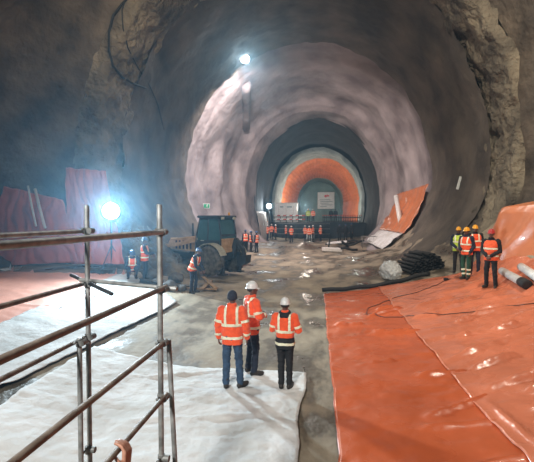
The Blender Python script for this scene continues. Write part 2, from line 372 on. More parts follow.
# left: floor membrane, white geotextile strips
drape('floor_membrane', pquad((-40, 346), (112, 292), (131, 268), (-40, 266)), 70, 70, 'tarp_floor_pink', 'pale pinkish orange membrane spread on the floor at the left wall', 'tarpaulin', .03, .9, .03, 3, fold=ridges([(-9, 9, -6, 10.2, .05, .08), (-8, 11, -5, 12, .04, .07)]))
drape('ground_sheet', pquad((-40, 412), (178, 304), (126, 272), (-40, 344)), 60, 50, 'sheet_dirty', 'greyish white ground sheet beside the pink membrane behind the railing', 'ground sheet', .03, 1.2, .05, 4)
drape('ground_sheet', quad((-4.6, 3.2), gp(290, 500), gp(306, 376), gp(94, 349)), 90, 90, 'sheet', 'large white ground sheet under the three people in orange jackets', 'ground sheet', .04, 1.6, .03, 5, fold=ridges([(-3, 5.5, -1.2, 5.9, .03, .04), (-2.5, 6.6, -.6, 6.9, .02, .04), (-3.5, 7, -2, 7.6, .03, .05)]))
drape('ground_sheet', pquad((-10, 274), (24, 273), (22, 264), (-12, 264)), 20, 16, 'sheet', 'small crumpled white sheet at the foot of the left wall', 'ground sheet', .12, 1.6, .05, 6)
# ------------------------------------------------------------ membranes hung on the walls
def hang(name, keyset, y0, y1, ang0, ang1, off, m, label, nu=40, nv=40, fold=.06, freq=5, seed=0, slack=.35, topdrop=None, cx=CX):
    vs_, fs = [], []
    for j in range(nv+1):
        v = j/nv
        for i in range(nu+1):
            u = i/nu; y = y0+(y1-y0)*u; t = v
            if topdrop: t = v*topdrop(u)
            an = math.radians(ang0+(ang1-ang0)*t)
            p = sec(an, *keyset, cx=cx); p.y = y
            d = V((-math.cos(an), 0, -math.sin(an)))
            k = off+slack*math.sin(math.pi*t)*.5+fold*math.sin(u*freq*6.28+4*fbm(V((u*3, t*2, seed))))*(.4+.6*math.sin(math.pi*t))+fold*.8*fbm(V((u*6, t*5, seed+7)))
            vs_.append(p+d*k)
    for j in range(nv):
        for i in range(nu):
            q = j*(nu+1)+i; fs.append((q, q+1, q+nu+2, q+nu+1))
    o = pydata(name, vs_, fs, m)
    so = o.modifiers.new('thickness', 'SOLIDIFY'); so.thickness = .012
    return tag(o, label, 'tarpaulin')
NK = (14.5, 10.3, 11.3, 7.6)
def sheet_grid(name, fn, nu, nv, m, label, thick=.012, cat='tarpaulin'):
    vs_, fs = [], []
    for j in range(nv+1):
        for i in range(nu+1): vs_.append(fn(i/nu, j/nv))
    for j in range(nv):
        for i in range(nu):
            q = j*(nu+1)+i; fs.append((q, q+1, q+nu+2, q+nu+1))
    o = pydata(name, vs_, fs, m); so = o.modifiers.new('thickness', 'SOLIDIFY'); so.thickness = thick
    return tag(o, label, cat)
def right_curtain(u, v):                                          # rises steeply from the floor sheet, then folds back to the wall
    y = 15.0-11.0*u; e = .9*sm(0, .03, u)
    prof = [(5.5, 1.1), (5.62, 1.5), (5.85, 2.4), (6.08, 3.25), (6.2, 3.45), (6.9, 3.6), (8.2, 3.8)]
    t = v*(len(prof)-1); k = min(int(t), len(prof)-2); f = t-k
    x = prof[k][0]*(1-f)+prof[k+1][0]*f; z = prof[k][1]*(1-f)+prof[k+1][1]*f
    env = math.sin(min(1, v*1.25)*math.pi)
    g = y*2.3+z*(1.1-.5*math.sin(y*.7))                         # tension folds run diagonally down from the fixings
    x += (15-y)*.3+.11*env*abs(math.sin(g+1.5*fbm(V((y*.5, z*.3, 2)))))-.05*env+.035*fbm(V((y*2.2+z, z*.9, 8)))
    z += (15-y)*.09*v+.04*fbm(V((y*.8, 4, v)))
    if v < .02: z = fz(x, y)+.05
    return (x+.1*(1-e), y, z)
sheet_grid('hung_membrane', right_curtain, 130, 70, 'tarp_wall', 'orange plastic membrane hanging down the right wall behind the workers')
def curtain(c00, c10, c11, c01, fold=.06, freq=4, seed=0):
    def f(u, v):
        p = c00.lerp(c10, u).lerp(c01.lerp(c11, u), v)
        k = fold*math.sin(u*freq*6.28+6*fbm(V((u*1.6, v*1.2, seed))))+1.6*fold*fbm(V((u*2.5, v*2, seed+3)))+.5*fold*fbm(V((u*9, v*4, seed+5)))
        return p+V((.15*k, -abs(k)-.1*math.sin(v*3.14), .05*fbm(V((u*5, seed, v)))))
    return f
sheet_grid('hung_membrane', curtain(PY(66, 168, 16.35), PY(106, 171, 16.35), PY(127, 264, 15.2), PY(72, 264, 15.2), .07, 2.3, 1), 50, 50, 'tarp_pink', 'tall pinkish red membrane hung on the left wall behind the flood lamp')
sheet_grid('hung_membrane', curtain(PY(4, 186, 15.9), PY(64, 200, 15.9), PY(80, 262, 15.0), PY(-6, 266, 15.0), .07, 3.1, 2), 60, 40, 'tarp_pink', 'low pink membrane draped along the left wall with two white pipes')
hang('hung_membrane', (9.4, 9.6, 10.3, 7.3), 30.9, 43.3, -36, -3, .45, 'tarp_wall', 'small orange red membrane on the chamber wall with a white pipe', 50, 30, .12, 7, 5, .3)
hang('hung_sheet', (9.4, 9.6, 10.3, 7.3), 30.9, 42.0, -50, -36.5, .5, 'sheet', 'white sheet along the foot of the chamber wall below the orange membrane', 40, 12, .06, 5, 6, .2)
hang('hung_sheet', (7.3, 7.4, 8.7, 12), 46.0, 55.5, 208, 190, .35, 'roll', 'pale sheet strip on the left foot of the dark far tunnel', 30, 14, .05, 4, 8, .2, cx=CX+.7)
# ------------------------------------------------------------ people
def smooth_noise_disp(me, amp, sc, seed=0):
    me.update()
    ns = [v.normal.copy() for v in me.vertices]
    for v, n in zip(me.vertices, ns):
        p = v.co; v.co = p+n*(amp*fbm(V((p.x*sc, p.y*sc, p.z*sc*1.6+seed)), 3))
def hand(bm, wr, d, pn, side, curl=.5, s=1.0, spread=.3):
    """wr wrist, d direction of the hand, pn palm normal, side +1/-1 puts the thumb"""
    d = V(d).normalized(); pn = V(pn); pn = (pn-d*pn.dot(d)).normalized(); x = d.cross(pn)*side
    P0 = V(wr)
    for k in (-1, -.33, .33, 1): capsule(bm, P0+d*.005+x*(.018*k)*s, P0+d*.085*s+x*(.030*k)*s, .015*s, .0125*s, 8)
    for k, L in ((1, .066), (.33, .074), (-.33, .070), (-1, .054)):
        b = P0+d*.088*s+x*(.030*k)*s; dd = d; p = b
        for seg, fr in enumerate((.45, .32, .26)):
            an = curl*(.75 if seg == 0 else 1.0)
            dd = (dd*math.cos(an)+pn*math.sin(an)+x*(spread*.12*k if seg == 0 else 0)).normalized()
            q = p+dd*L*fr*s; capsule(bm, p, q, .0098*s, .0088*s, 8); p = q
    b = P0+d*.025*s+x*.026*s; q = b+(d*.6+x*.75+pn*.35).normalized()*.042*s; capsule(bm, b, q, .0135*s, .0115*s, 8)
    q2 = q+(d*.9+x*.1+pn*(.3+.5*curl)).normalized()*.034*s; capsule(bm, q, q2, .0105*s, .009*s, 8)
STAND = dict(shL=(-.185, 0, 1.42), shR=(.185, 0, 1.42), elL=(-.26, -.03, 1.14), elR=(.26, -.03, 1.14), wrL=(-.265, .05, .89), wrR=(.265, .05, .89),
             hiL=(-.09, 0, .92), hiR=(.09, 0, .92), knL=(-.115, .025, .50), knR=(.115, .025, .50), anL=(-.13, -.02, .10), anR=(.13, -.02, .10), footL=12, footR=-12)
HANDDOWN = dict(L=((0, .15, -1), (.8, .1, 0)), R=((0, .15, -1), (-.8, .1, 0)))
def lean_fn(ang, side=0, piv=(0, 0, .95)):
    R = Matrix.Rotation(-ang, 3, 'X') @ Matrix.Rotation(side, 3, 'Y'); P = V(piv)
    return lambda p: P+R @ (V(p)-P)
def oval(z, rx, ry, oy, n=18, e=2.3, ox=0):
    out = []
    for i in range(n):
        t = 2*math.pi*i/n; c, s = math.cos(t), math.sin(t)
        out.append(V((ox+rx*math.copysign(abs(c)**(2/e), c), oy+ry*math.copysign(abs(s)**(2/e), s), z)))
    return out
def segdist(p, a, b):
    ab = b-a; t = max(0, min(1, (p-a).dot(ab)/ab.dot(ab))); return (p-a-ab*t).length
def cut_band(me, planes, keep, name, m, parent, off=.006):
    """a strip of the garment between two planes, lifted off the cloth"""
    bm = bmesh.new(); bm.from_mesh(me)
    for co, no in planes:
        bmesh.ops.bisect_plane(bm, geom=bm.verts[:]+bm.edges[:]+bm.faces[:], plane_co=co, plane_no=no, clear_outer=True)
    bad = [f for f in bm.faces if not keep(f.calc_center_median())]
    bmesh.ops.delete(bm, geom=bad, context='FACES')
    if not bm.faces: bm.free(); return None
    bm.normal_update()
    mv = [(v, v.normal.copy()) for v in bm.verts]
    for v, n in mv: v.co += n*off
    me2 = bpy.data.meshes.new(name); bm.to_mesh(me2); bm.free(); return link(name, me2, m, parent)
def make_person(label, loc, rz, group=None, pose=None, lean=0, side=0, s=1.0, jacket='hivis', trousers='navy', boots='boot', skin='skin_dark', head='helmet', headmat='hel_white',
                vest=None, head_yaw=0, head_pitch=0, hands=None, vox=.012, bands=True, hem=None, leg_bands=False, hood=None, seed=0, bulk=1.0, curl=.5, pelvis_drop=0, yellow_band=None, vbraces=True):
    J = dict(STAND); J.update(pose or {})
    Jv = {k: V(v) for k, v in J.items() if not isinstance(v, (int, float))}
    if pelvis_drop:
        for k in ('hiL', 'hiR', 'shL', 'shR', 'elL', 'elR', 'wrL', 'wrR'):
            if not pose or k not in pose: Jv[k].z -= pelvis_drop
    dz = -pelvis_drop
    U = lean_fn(lean, side, (0, 0, .95+dz))
    up = ('shL', 'shR', 'elL', 'elR', 'wrL', 'wrR')
    for k in up: Jv[k] = U(Jv[k])
    root = empty('person', loc, rz, label, 'person', group); root.scale = (s, s, s)
    # --- body (skin), one continuous surface plus fine hands inside the cuffs
    bm = bmesh.new()
    tor = [(.84, .13, .09, 0), (.95, .15, .10, 0), (1.08, .135, .095, 0), (1.25, .155, .105, 0), (1.38, .16, .095, -.01), (1.44, .10, .075, -.015), (1.49, .055, .06, -.01)]
    loft(bm, [[U(V((p.x, p.y, p.z+dz))) for p in oval(z, rx, ry, oy)] for z, rx, ry, oy in tor])
    nb, hc = V((0, -.01, 1.45+dz)), V((0, .015, 1.635+dz))
    HR = Matrix.Rotation(head_yaw, 3, 'Z') @ Matrix.Rotation(-head_pitch, 3, 'X'); npv = V((0, -.005, 1.53+dz))
    def H(p): return U(npv+HR @ (V((p[0], p[1], p[2]+dz))-npv))
    UR = (lean_fn(lean, side, (0, 0, 0)))
    capsule(bm, U(nb), H((0, .005, 1.57)), .056, .053, 12)
    def HE(c, r):
        b2 = bmesh.new(); ellip(b2, (0, 0, 0), r, None, 14)
        mm = Matrix([UR(HR @ V(e)) for e in ((1, 0, 0), (0, 1, 0), (0, 0, 1))]).transposed()
        me_ = bpy.data.meshes.new('t')
        for v in b2.verts: v.co = H(c)+mm @ v.co
        b2.to_mesh(me_); b2.free(); bm.from_mesh(me_); bpy.data.meshes.remove(me_)
    HE((0, .002, 1.66), (.076, .094, .090)); HE((0, .022, 1.595), (.060, .070, .072)); HE((0, .060, 1.552), (.036, .032, .024))
    HE((0, .098, 1.622), (.014, .020, .022)); HE((0, .092, 1.645), (.011, .014, .022)); HE((0, .078, 1.675), (.055, .016, .014))
    HE((0, .086, 1.578), (.026, .012, .010)); HE((.077, .002, 1.628), (.010, .020, .030)); HE((-.077, .002, 1.628), (.010, .020, .030))
    for q in 'LR':
        capsule(bm, Jv['sh'+q], Jv['el'+q], .052, .040); capsule(bm, Jv['el'+q], Jv['wr'+q], .038, .026)
        capsule(bm, Jv['hi'+q], Jv['kn'+q], .078, .052); capsule(bm, Jv['kn'+q], Jv['an'+q], .050, .036)
    me = remesh(bm, max(vox*.9, .009), 2)
    bm = bmesh.new()
    for q, sg in (('L', -1), ('R', 1)):
        hd = (hands or {}).get(q) or HANDDOWN[q]
        fd = hd[0]; pn = hd[1]; cu = hd[2] if len(hd) > 2 else curl
        hand(bm, Jv['wr'+q], fd, pn, hd[3] if len(hd) > 3 else (sg if True else 0), cu)
        capsule(bm, Jv['wr'+q], Jv['wr'+q].lerp(Jv['el'+q], .25), .024, .028)
    mh = remesh(bm, .0065 if vox < .018 else .011, 1)
    bm = bmesh.new(); bm.from_mesh(me); bm.from_mesh(mh); bpy.data.meshes.remove(mh); bpy.data.meshes.remove(me)
    obj('body', bm, skin, root)
    for sx in (-1, 1):
        bm = bmesh.new(); ellip(bm, H((sx*.031, .083, 1.648)), (.012, .012, .009), None, 8); obj('eye', bm, 'eye', root)
    # --- trousers
    bm = bmesh.new()
    loft(bm, [[V((p.x, p.y, p.z+dz)) for p in oval(z, rx*bulk, ry*bulk, oy)] for z, rx, ry, oy in ((.80, .14, .10, 0), (.88, .168, .122, -.01), (.97, .165, .12, -.005), (1.04, .15, .11, 0))])
    for q in 'LR':
        h, k, a = Jv['hi'+q], Jv['kn'+q], Jv['an'+q]
        capsule(bm, h, k, .092*bulk, .070*bulk, 14); capsule(bm, k, a.lerp(k, .12), .069*bulk, .060*bulk, 14); capsule(bm, a.lerp(k, .14), a.lerp(k, .02), .062*bulk, .064*bulk, 14)
    me = remesh(bm, vox, 3); smooth_noise_disp(me, .014, 14, seed)
    tr = link('trousers', me, trousers, root)
    if leg_bands:
        for q in 'LR':
            k, a = Jv['kn'+q], Jv['an'+q]; d = (a-k).normalized()
            for t in (.42, .78):
                c = k.lerp(a, t)
                cut_band(me, [(c+d*.03, d), (c-d*.03, -d)], lambda p: segdist(p, k, a) < .11, 'reflective_band', 'reflect', tr)
    # --- boots
    for q in 'LR':
        a = Jv['an'+q]; fa = math.radians(J['foot'+q]); f = V((math.sin(-fa), math.cos(-fa), 0)) if True else None
        f = V((-math.sin(fa), math.cos(fa), 0))
        bm = bmesh.new(); base = a.z-.10
        capsule(bm, a+V((0, 0, .07)), a+V((0, 0, -.02)), .054, .052, 12)
        capsule(bm, V((a.x, a.y, base+.045))-f*.035, V((a.x, a.y, base+.042))+f*.10, .046, .047, 12)
        capsule(bm, V((a.x, a.y, base+.042))+f*.10, V((a.x, a.y, base+.038))+f*.165, .048, .040, 12)
        me = remesh(bm, min(vox, .014), 1)
        for v in me.vertices:
            if v.co.z < base+.012: v.co.z = base
        bt = link('boot', me, boots, root)
        bm = bmesh.new(); rs = []
        for zz in (base-.001, base+.020):
            rs.append([V((a.x, a.y, zz))+f*(.062+.128*math.cos(t))+V((f.y, -f.x, 0))*(.050*math.sin(t)) for t in [2*math.pi*i/16 for i in range(16)]])
        loft(bm, rs); obj('sole', bm, 'rubber', bt)
    # --- jacket
    bk = bulk
    def tor_rings(g=0.0, lo=.80, arm=False):
        R = [(.80, .185, .125, -.01), (.90, .188, .132, -.008), (1.02, .178, .125, 0), (1.15, .188, .132, .002), (1.30, .202, .138, 0), (1.40, .192, .118, -.012), (1.455, .13, .092, -.015), (1.50, .078, .080, -.008), (1.545, .076, .08, 0)]
        if lo > .81: R = [(lo, .187, .13, -.008)]+[r for r in R if r[0] > lo+.03]
        return [[U(V((p.x, p.y, p.z+dz))) for p in oval(z, rx*bk+g, ry*bk+g, oy)] for z, rx, ry, oy in R]
    bm = bmesh.new(); loft(bm, tor_rings(0, .80 if not vest else .86))
    for q in 'LR':
        sh, el, wr = Jv['sh'+q], Jv['el'+q], Jv['wr'+q]
        capsule(bm, sh, el, .080*bk, .064*bk, 14); capsule(bm, el, wr.lerp(el, .05), .063*bk, .050*bk, 14)
    me = remesh(bm, vox, 3); smooth_noise_disp(me, .016, 11, seed+3)
    jk = link('jacket', me, jacket, root)
    def on_arm(p, q): return min(segdist(p, Jv['sh'+q].lerp(Jv['el'+q], .25), Jv['el'+q])/(.083*bk), segdist(p, Jv['el'+q], Jv['wr'+q])/(.072*bk)) < 1.02
    def torso_only(p): return not on_arm(p, 'L') and not on_arm(p, 'R')
    zax = (U(V((0, 0, 1)))-U(V((0, 0, 0)))).normalized(); xax = (U(V((1, 0, 0)))-U(V((0, 0, 0)))).normalized()
    host, hm = jk, me
    if vest:
        bm = bmesh.new(); R = tor_rings(.016, .84); loft(bm, R[:-2]); hm = remesh(bm, vox, 2); smooth_noise_disp(hm, .012, 9, seed+9)
        # arm holes: keep the vest off the sleeves
        host = link('safety_vest', hm, vest, root)
        torso_only = lambda p: True
    if hem:                                                       # dark lower panel of the jacket
        c = U(V((0, 0, 1.02+dz))); cut_band(me, [(c, zax)], lambda p: torso_only(p), 'hem_panel', hem, jk, .004)
    if bands:
        hw = .026
        zs = (1.16, .93) if not hem else (1.14, .90)
        if vest: zs = (1.20, .98)
        for z in zs:
            c = U(V((0, 0, z+dz))); cut_band(hm, [(c+zax*hw, zax), (c-zax*hw, -zax)], torso_only, 'reflective_band', 'reflect', host, .009)
        if vbraces:
            for sx in (-1, 1):
                c = U(V((sx*.105, 0, 1.2+dz))); zc_ = U(V((0, 0, zs[0]+.026+dz)))
                cut_band(hm, [(c+xax*.022, xax), (c-xax*.022, -xax), (zc_, -zax)], lambda p: torso_only(p) or p.z > 1.40+dz, 'reflective_band', 'reflect', host, .008)
        if not vest:
            for q in 'LR':
                sh, el, wr = Jv['sh'+q], Jv['el'+q], Jv['wr'+q]
                for A, B, t in ((sh, el, .72), (el, wr, .62)):
                    c = A.lerp(B, t); d = (B-A).normalized()
                    cut_band(me, [(c+d*.024, d), (c-d*.024, -d)], lambda p: segdist(p, A, B) < .088*bk and on_arm(p, q), 'reflective_band', 'reflect', jk, .008)
    # --- headgear
    mm = Matrix([UR(HR @ V(e)) for e in ((1, 0, 0), (0, 1, 0), (0, 0, 1))]).transposed()
    def headpart(bm, name, m, parent=root):
        for v in bm.verts: v.co = H((0, .002, 1.66))+mm @ v.co
        return obj(name, bm, m, parent)
    if head == 'helmet':
        bm = bmesh.new(); prof = [(.118, -.004, ), (.120, .002), (.108, .008), (.104, .03), (.098, .06), (.082, .092), (.055, .113), (.025, .122), (.001, .124)]
        n = 24; rs = []
        for r, z in prof: rs.append([V((r*.90*math.cos(2*math.pi*i/n), r*1.10*math.sin(2*math.pi*i/n), z+.012)) for i in range(n)])
        loft(bm, rs); he = headpart(bm, 'helmet', headmat)
        bm = bmesh.new(); rs = []
        for k in range(7):
            t = math.radians(40+k*100/6); ci, si = math.cos(t), math.sin(t)
            rs.append([V((ci*.10, si*.118, .018)), V((ci*.115, si*.165, .002)), V((ci*.115, si*.163, -.004)), V((ci*.098, si*.115, .010))])
        loft(bm, rs); headpart(bm, 'peak', headmat, he)
        bm = bmesh.new(); path_tube(bm, [V((0, -.105*math.cos(t), .035+.105*math.sin(t))) for t in [math.pi*i/10 for i in range(11)]], .010, 6); headpart(bm, 'ridge', headmat, he)
        bm = bmesh.new(); ellip(bm, (0, -.014, -.012), (.083, .090, .055)); headpart(bm, 'hair', 'hair')
    elif head == 'cap':
        bm = bmesh.new(); ellip(bm, (0, -.004, .018), (.092, .110, .102)); 
        lathe(bm, [(.086, -.045), (.092, -.04), (.094, -.005), (.088, 0)], 24)
        for v in bm.verts: v.co.y *= 1.06
        headpart(remesh_bm(bm, .010), 'knit_cap', headmat)
    if hood:
        bm = bmesh.new()
        for k in range(10):
            t = 2*math.pi*k/10; t2 = 2*math.pi*(k+1)/10
            capsule(bm, (.085*math.cos(t), -.012+.088*math.sin(t), 1.50+.02*math.sin(t)), (.085*math.cos(t2), -.012+.088*math.sin(t2), 1.50+.02*math.sin(t2)), .036)
        capsule(bm, (-.05, -.10, 1.45), (.05, -.10, 1.45), .045)
        for v in bm.verts: v.co = U(V((v.co.x, v.co.y, v.co.z+dz)))
        link('hood', remesh(bm, .014, 3), hood, root)
    return root
def remesh_bm(bm, vox):
    me = remesh(bm, vox, 2); b = bmesh.new(); b.from_mesh(me); bpy.data.meshes.remove(me); return b
ARMS_FRONT = dict(elL=(-.27, .02, 1.15), wrL=(-.10, .22, 1.12), elR=(.27, .02, 1.15), wrR=(.10, .23, 1.14))
H_FRONT = dict(L=((.8, .35, 0), (0, -.4, -.9)), R=((-.8, .35, 0), (0, -.4, -.9)))
def at_foot(px, py):
    p = gp(px, py); p.z = sum(top_z(p.x+dx, p.y) for dx in (-.12, .12))/2; return p
pf = dict(footL=10, footR=-38, anR=(.15, -.02, .10), anL=(-.11, -.05, .10))
make_person('person in orange jacket and blue jeans with dark knit cap, back turned', at_foot(232.5, 391), math.radians(2), 'people on the white sheet', pf, trousers='denim', head='cap', headmat='knit', vox=.012, seed=1, s=.965, bulk=1.05)
make_person('person in white helmet and orange jacket seen in profile facing right', at_foot(252, 375.5), math.radians(-55), 'people on the white sheet', dict(ARMS_FRONT, footL=5, footR=-10), hands=H_FRONT, trousers='navy', vox=.012, seed=2, s=1.0, head_yaw=math.radians(-15), bulk=1.03)
make_person('person in white helmet and orange jacket with black hem and black hood', at_foot(285, 390), math.radians(-6), 'people on the white sheet', dict(ARMS_FRONT, anL=(-.07, -.03, .10), anR=(.085, -.01, .10), knL=(-.08, .02, .5), knR=(.085, .02, .5)), hands=H_FRONT, trousers='black', hem='black', hood='black', vox=.012, seed=5, s=.90, bulk=1.0, head_yaw=math.radians(8))
# workers on the right membrane
def face(p, tx, ty): return math.atan2(-(tx-p.x), ty-p.y)
CLASP = dict(elL=(-.25, .0, 1.13), wrL=(-.06, .20, .98), elR=(.25, .0, 1.13), wrR=(.06, .20, .98))
H_CLASP = dict(L=((.7, .3, -.6), (0, -.6, -.3)), R=((-.7, .3, -.6), (0, -.6, -.3)))
GW = 'workers on the right membrane'
make_person('worker in yellow-green vest and yellow helmet beside the bundle of black pipes', at_foot(458, 272.5), math.radians(160), GW, CLASP, hands=H_CLASP, jacket='navy', trousers='black', vest='hivis_yellow', headmat='hel_yellow', vox=.016, seed=11, s=.98)
make_person('worker in orange vest with green trousers and yellow helmet turned to the left', at_foot(466, 281.5), math.radians(130), GW, dict(elL=(-.25, -.02, 1.13), wrL=(-.2, .12, .93), elR=(.25, 0, 1.13), wrR=(.1, .2, 1.0), anL=(-.08, 0, .1), anR=(.08, 0, .1)), jacket='navy', trousers='greenp', vest='hivis', headmat='hel_yellow', vox=.016, seed=12, s=.99, leg_bands=True)
make_person('worker in dark jacket and orange vest half hidden behind the green trousers', at_foot(474.5, 276), math.radians(170), GW, None, jacket='black', trousers='navy', vest='hivis', headmat='hel_yellow', vox=.016, seed=13, s=.95)
make_person('worker in open orange vest and red helmet standing apart, hands clasped', at_foot(490.5, 290), math.radians(140), GW, CLASP, hands=H_CLASP, jacket='black', trousers='black', vest='hivis_red', headmat='hel_red', vox=.016, seed=14, s=.98, vbraces=False)
# workers on the left beside the machine
GL = 'workers beside the loader'
make_person('worker in blue helmet bending forward in front of the loader wheel', at_foot(193, 293), math.radians(-100), GL, dict(elL=(-.22, .16, 1.16), wrL=(-.16, .38, 1.05), elR=(.22, .16, 1.16), wrR=(.16, .40, 1.05), knL=(-.12, .08, .5), anL=(-.13, .02, .1)), lean=math.radians(24), jacket='navy', trousers='navy', vest='hivis_red', headmat='hel_blue', vox=.016, seed=21, s=.98, head_pitch=math.radians(-15))
make_person('worker in dark clothes and orange vest standing at the flood lamp', at_foot(145, 281), math.radians(-75), GL, dict(elL=(-.22, .1, 1.16), wrL=(-.14, .34, 1.12), elR=(.22, .1, 1.16), wrR=(.14, .34, 1.12)), jacket='navy', trousers='navy', vest='hivis_red', headmat='hel_blue', vox=.016, seed=22, s=.98)
make_person('worker in orange vest crouching beside the standing dark-clad worker', at_foot(132, 280), math.radians(-150), GL, dict(knL=(-.16, .36, .46), knR=(.16, .36, .46), anL=(-.14, .02, .10), anR=(.14, .06, .10), hiL=(-.09, -.08, .36), hiR=(.09, -.08, .36), elL=(-.24, .2, .62), elR=(.24, .2, .62), wrL=(-.1, .42, .55), wrR=(.1, .42, .55)), lean=math.radians(30), jacket='navy', trousers='navy', vest='hivis_red', headmat='hel_blue', vox=.018, seed=23, pelvis_drop=.55, head_yaw=.3)
# person below the railing, right hand on the lowest rail
make_person('person below the railing reaching a hand up to the lowest rail', (-1.2, 1.45, .06), 0, None, dict(elR=(.262, .24, 1.53), wrR=(.232, .425, 1.725)), jacket='navy', trousers='navy', head='helmet', headmat='hel_white', skin='skin', vox=.014, seed=31, bands=False,
            hands=dict(R=((-.02, .22, .97), (-1, 0, 0), .78, 1)))
# ------------------------------------------------------------ scaffold railing
sc = empty('scaffold_railing', (-1.36, 2.5, 0), 0, 'grey scaffold tube railing with two posts in the left foreground', 'scaffold')
SO = V((-1.36, 2.5, 0))
def stube(name, p, q, r=.0165, m='steel', parent=None):
    bm = bmesh.new(); tube(bm, V(p)-SO, V(q)-SO, r, 16)
    a_, b_, d = frame(V(q)-V(p))
    o = obj(name, bm, m, sc); 
    e = o.modifiers.new('b', 'BEVEL'); e.width = .003; e.segments = 2; e.limit_method = 'ANGLE'
    return o
XA, XB = -1.04, -1.68
def coupler(p, ax1=(0, 0, 1), ax2=(0, 1, 0)):
    bm = bmesh.new(); p = V(p)-SO
    tube(bm, p-V(ax1)*.028, p+V(ax1)*.024, .0235, 14); tube(bm, p-V(ax2)*.028+V((.03, 0, 0)), p+V(ax2)*.024+V((.03, 0, 0)), .022, 14)
    o = obj('coupler', bm, 'coupler', sc, False)
    bm = bmesh.new(); tube(bm, p+V((.0, -.03, .012)), p+V((.0, -.065, .012)), .006, 6); tube(bm, p+V((0, -.05, .012)), p+V((0, -.063, .012)), .011, 6); obj('bolt', bm, 'coupler', o)
for z, m in ((2.965, 'steel'), (2.60, 'rust'), (2.24, 'rust'), (1.88, 'rust')): stube('rail', (XA+.03, -.5, z), (XA+.03, 2.53, z), .0158, m)
for z, m in ((2.96, 'steel'), (2.577, 'rust'), (2.182, 'rust')): stube('rail', (XB-.03, -.5, z), (XB-.03, 2.74, z), .0158, m)
stube('post', (XB, 2.71, .03), (XB, 2.71, 3.15), .0175); stube('post', (XB, 2.60, .03), (XB, 2.60, 2.21), .0175)
stube('post', (XA, 2.50, .03), (XA, 2.50, 3.145), .0175); stube('post', (XA+.11, 2.62, .03), (XA+.035, 2.555, 2.24), .0165)
stube('cross_tube', (XB-.08, 2.74, 2.60), (XA+.1, 2.545, 2.585), .015)
p, q = PY(71, 275, 2.97), PY(112, 294, 2.42); stube('brace_tube', p, q, .013, 'darkmetal')
for (x, y, z) in ((XB, 2.71, 2.965), (XB, 2.71, 2.58), (XB, 2.71, 2.19), (XA, 2.5, 2.965), (XA, 2.5, 2.59), (XA, 2.5, 2.235), (XA, 2.5, 1.87), (XB, 2.60, 2.18)): coupler((x, y, z))
for (x, y, z) in ((XB, 2.69, 1.36), (XA, 2.5, 1.46)): coupler((x, y, z), (0, 0, 1), (1, 0, 0))
# ------------------------------------------------------------ flood lamps
def floodlight(name, loc, aim, r, label, lensmat, mast=True, bracket=None):
    base = V((loc.x, loc.y, fz(loc.x, loc.y)+.05)) if mast else V(loc)
    t = empty(name, base, 0, label, 'floodlight')
    d = (V(aim)-loc).normalized(); a_, b_, _ = frame(d); o = loc-base
    bm = bmesh.new(); n = 20
    loft(bm, [ring(o-d*r*1.1, a_, b_, r*.45, r*.45, n), ring(o-d*r*.8, a_, b_, r*.8, r*.8, n), ring(o-d*.05*r, a_, b_, r*1.05, r*1.05, n), ring(o+d*.10*r, a_, b_, r*1.12, r*1.12, n), ring(o+d*.10*r, a_, b_, r*.98, r*.98, n), ring(o, a_, b_, r*.96, r*.96, n)])
    obj('housing', bm, 'darkmetal', t)
    bm = bmesh.new(); loft(bm, [ring(o+d*.02*r, a_, b_, r*.94, r*.94, n), ring(o+d*.09*r, a_, b_, r*.90, r*.90, n), ring(o+d*.13*r, a_, b_, r*.4, r*.4, n)]); obj('lens', bm, lensmat, t)
    bm = bmesh.new(); path_tube(bm, [o+a_*(1.15*r*math.cos(k*math.pi/8))-V((0, 0, 1))*(1.3*r*math.sin(k*math.pi/8)) for k in range(9)], .02, 6); obj('yoke', bm, 'darkmetal', t)
    if mast:
        h = o.z-1.3*r
        bm = bmesh.new(); tube(bm, o-V((0, 0, o.z-.25)), o-V((0, 0, 1.3*r)), .030, 10); obj('mast', bm, 'darkmetal', t)
        for k in range(3):
            an = .4+k*2.094; f = V((math.cos(an), math.sin(an), 0))
            ft = f*.75; ft.z = fz(base.x+ft.x, base.y+ft.y)+.05-base.z
            bm = bmesh.new(); tube(bm, V((0, 0, 1.1)), ft, .02, 8); obj('leg', bm, 'darkmetal', t)
    if bracket:
        for q in bracket:
            bm = bmesh.new(); tube(bm, o-V((0, 0, 1.2*r)), q-base, .05, 8); obj('bracket', bm, 'darkmetal', t)
    return t
floodlight('flood_lamp', L1, (-1, 2, 2.6), .34, 'dazzling floodlight on a tripod mast at the left wall', 'lens')
floodlight('flood_lamp', L2, (0, 8, 4), .30, 'bright floodlight fixed to the upper left rim of the vault', 'lens', False, [L2+V((-.3, .3, 1.2)), L2+V((-1.2, .3, .3))])
floodlight('flood_lamp', L3, (0, 20, 3), .34, 'small floodlight on a stand beside the white cabin far inside', 'lens_far')
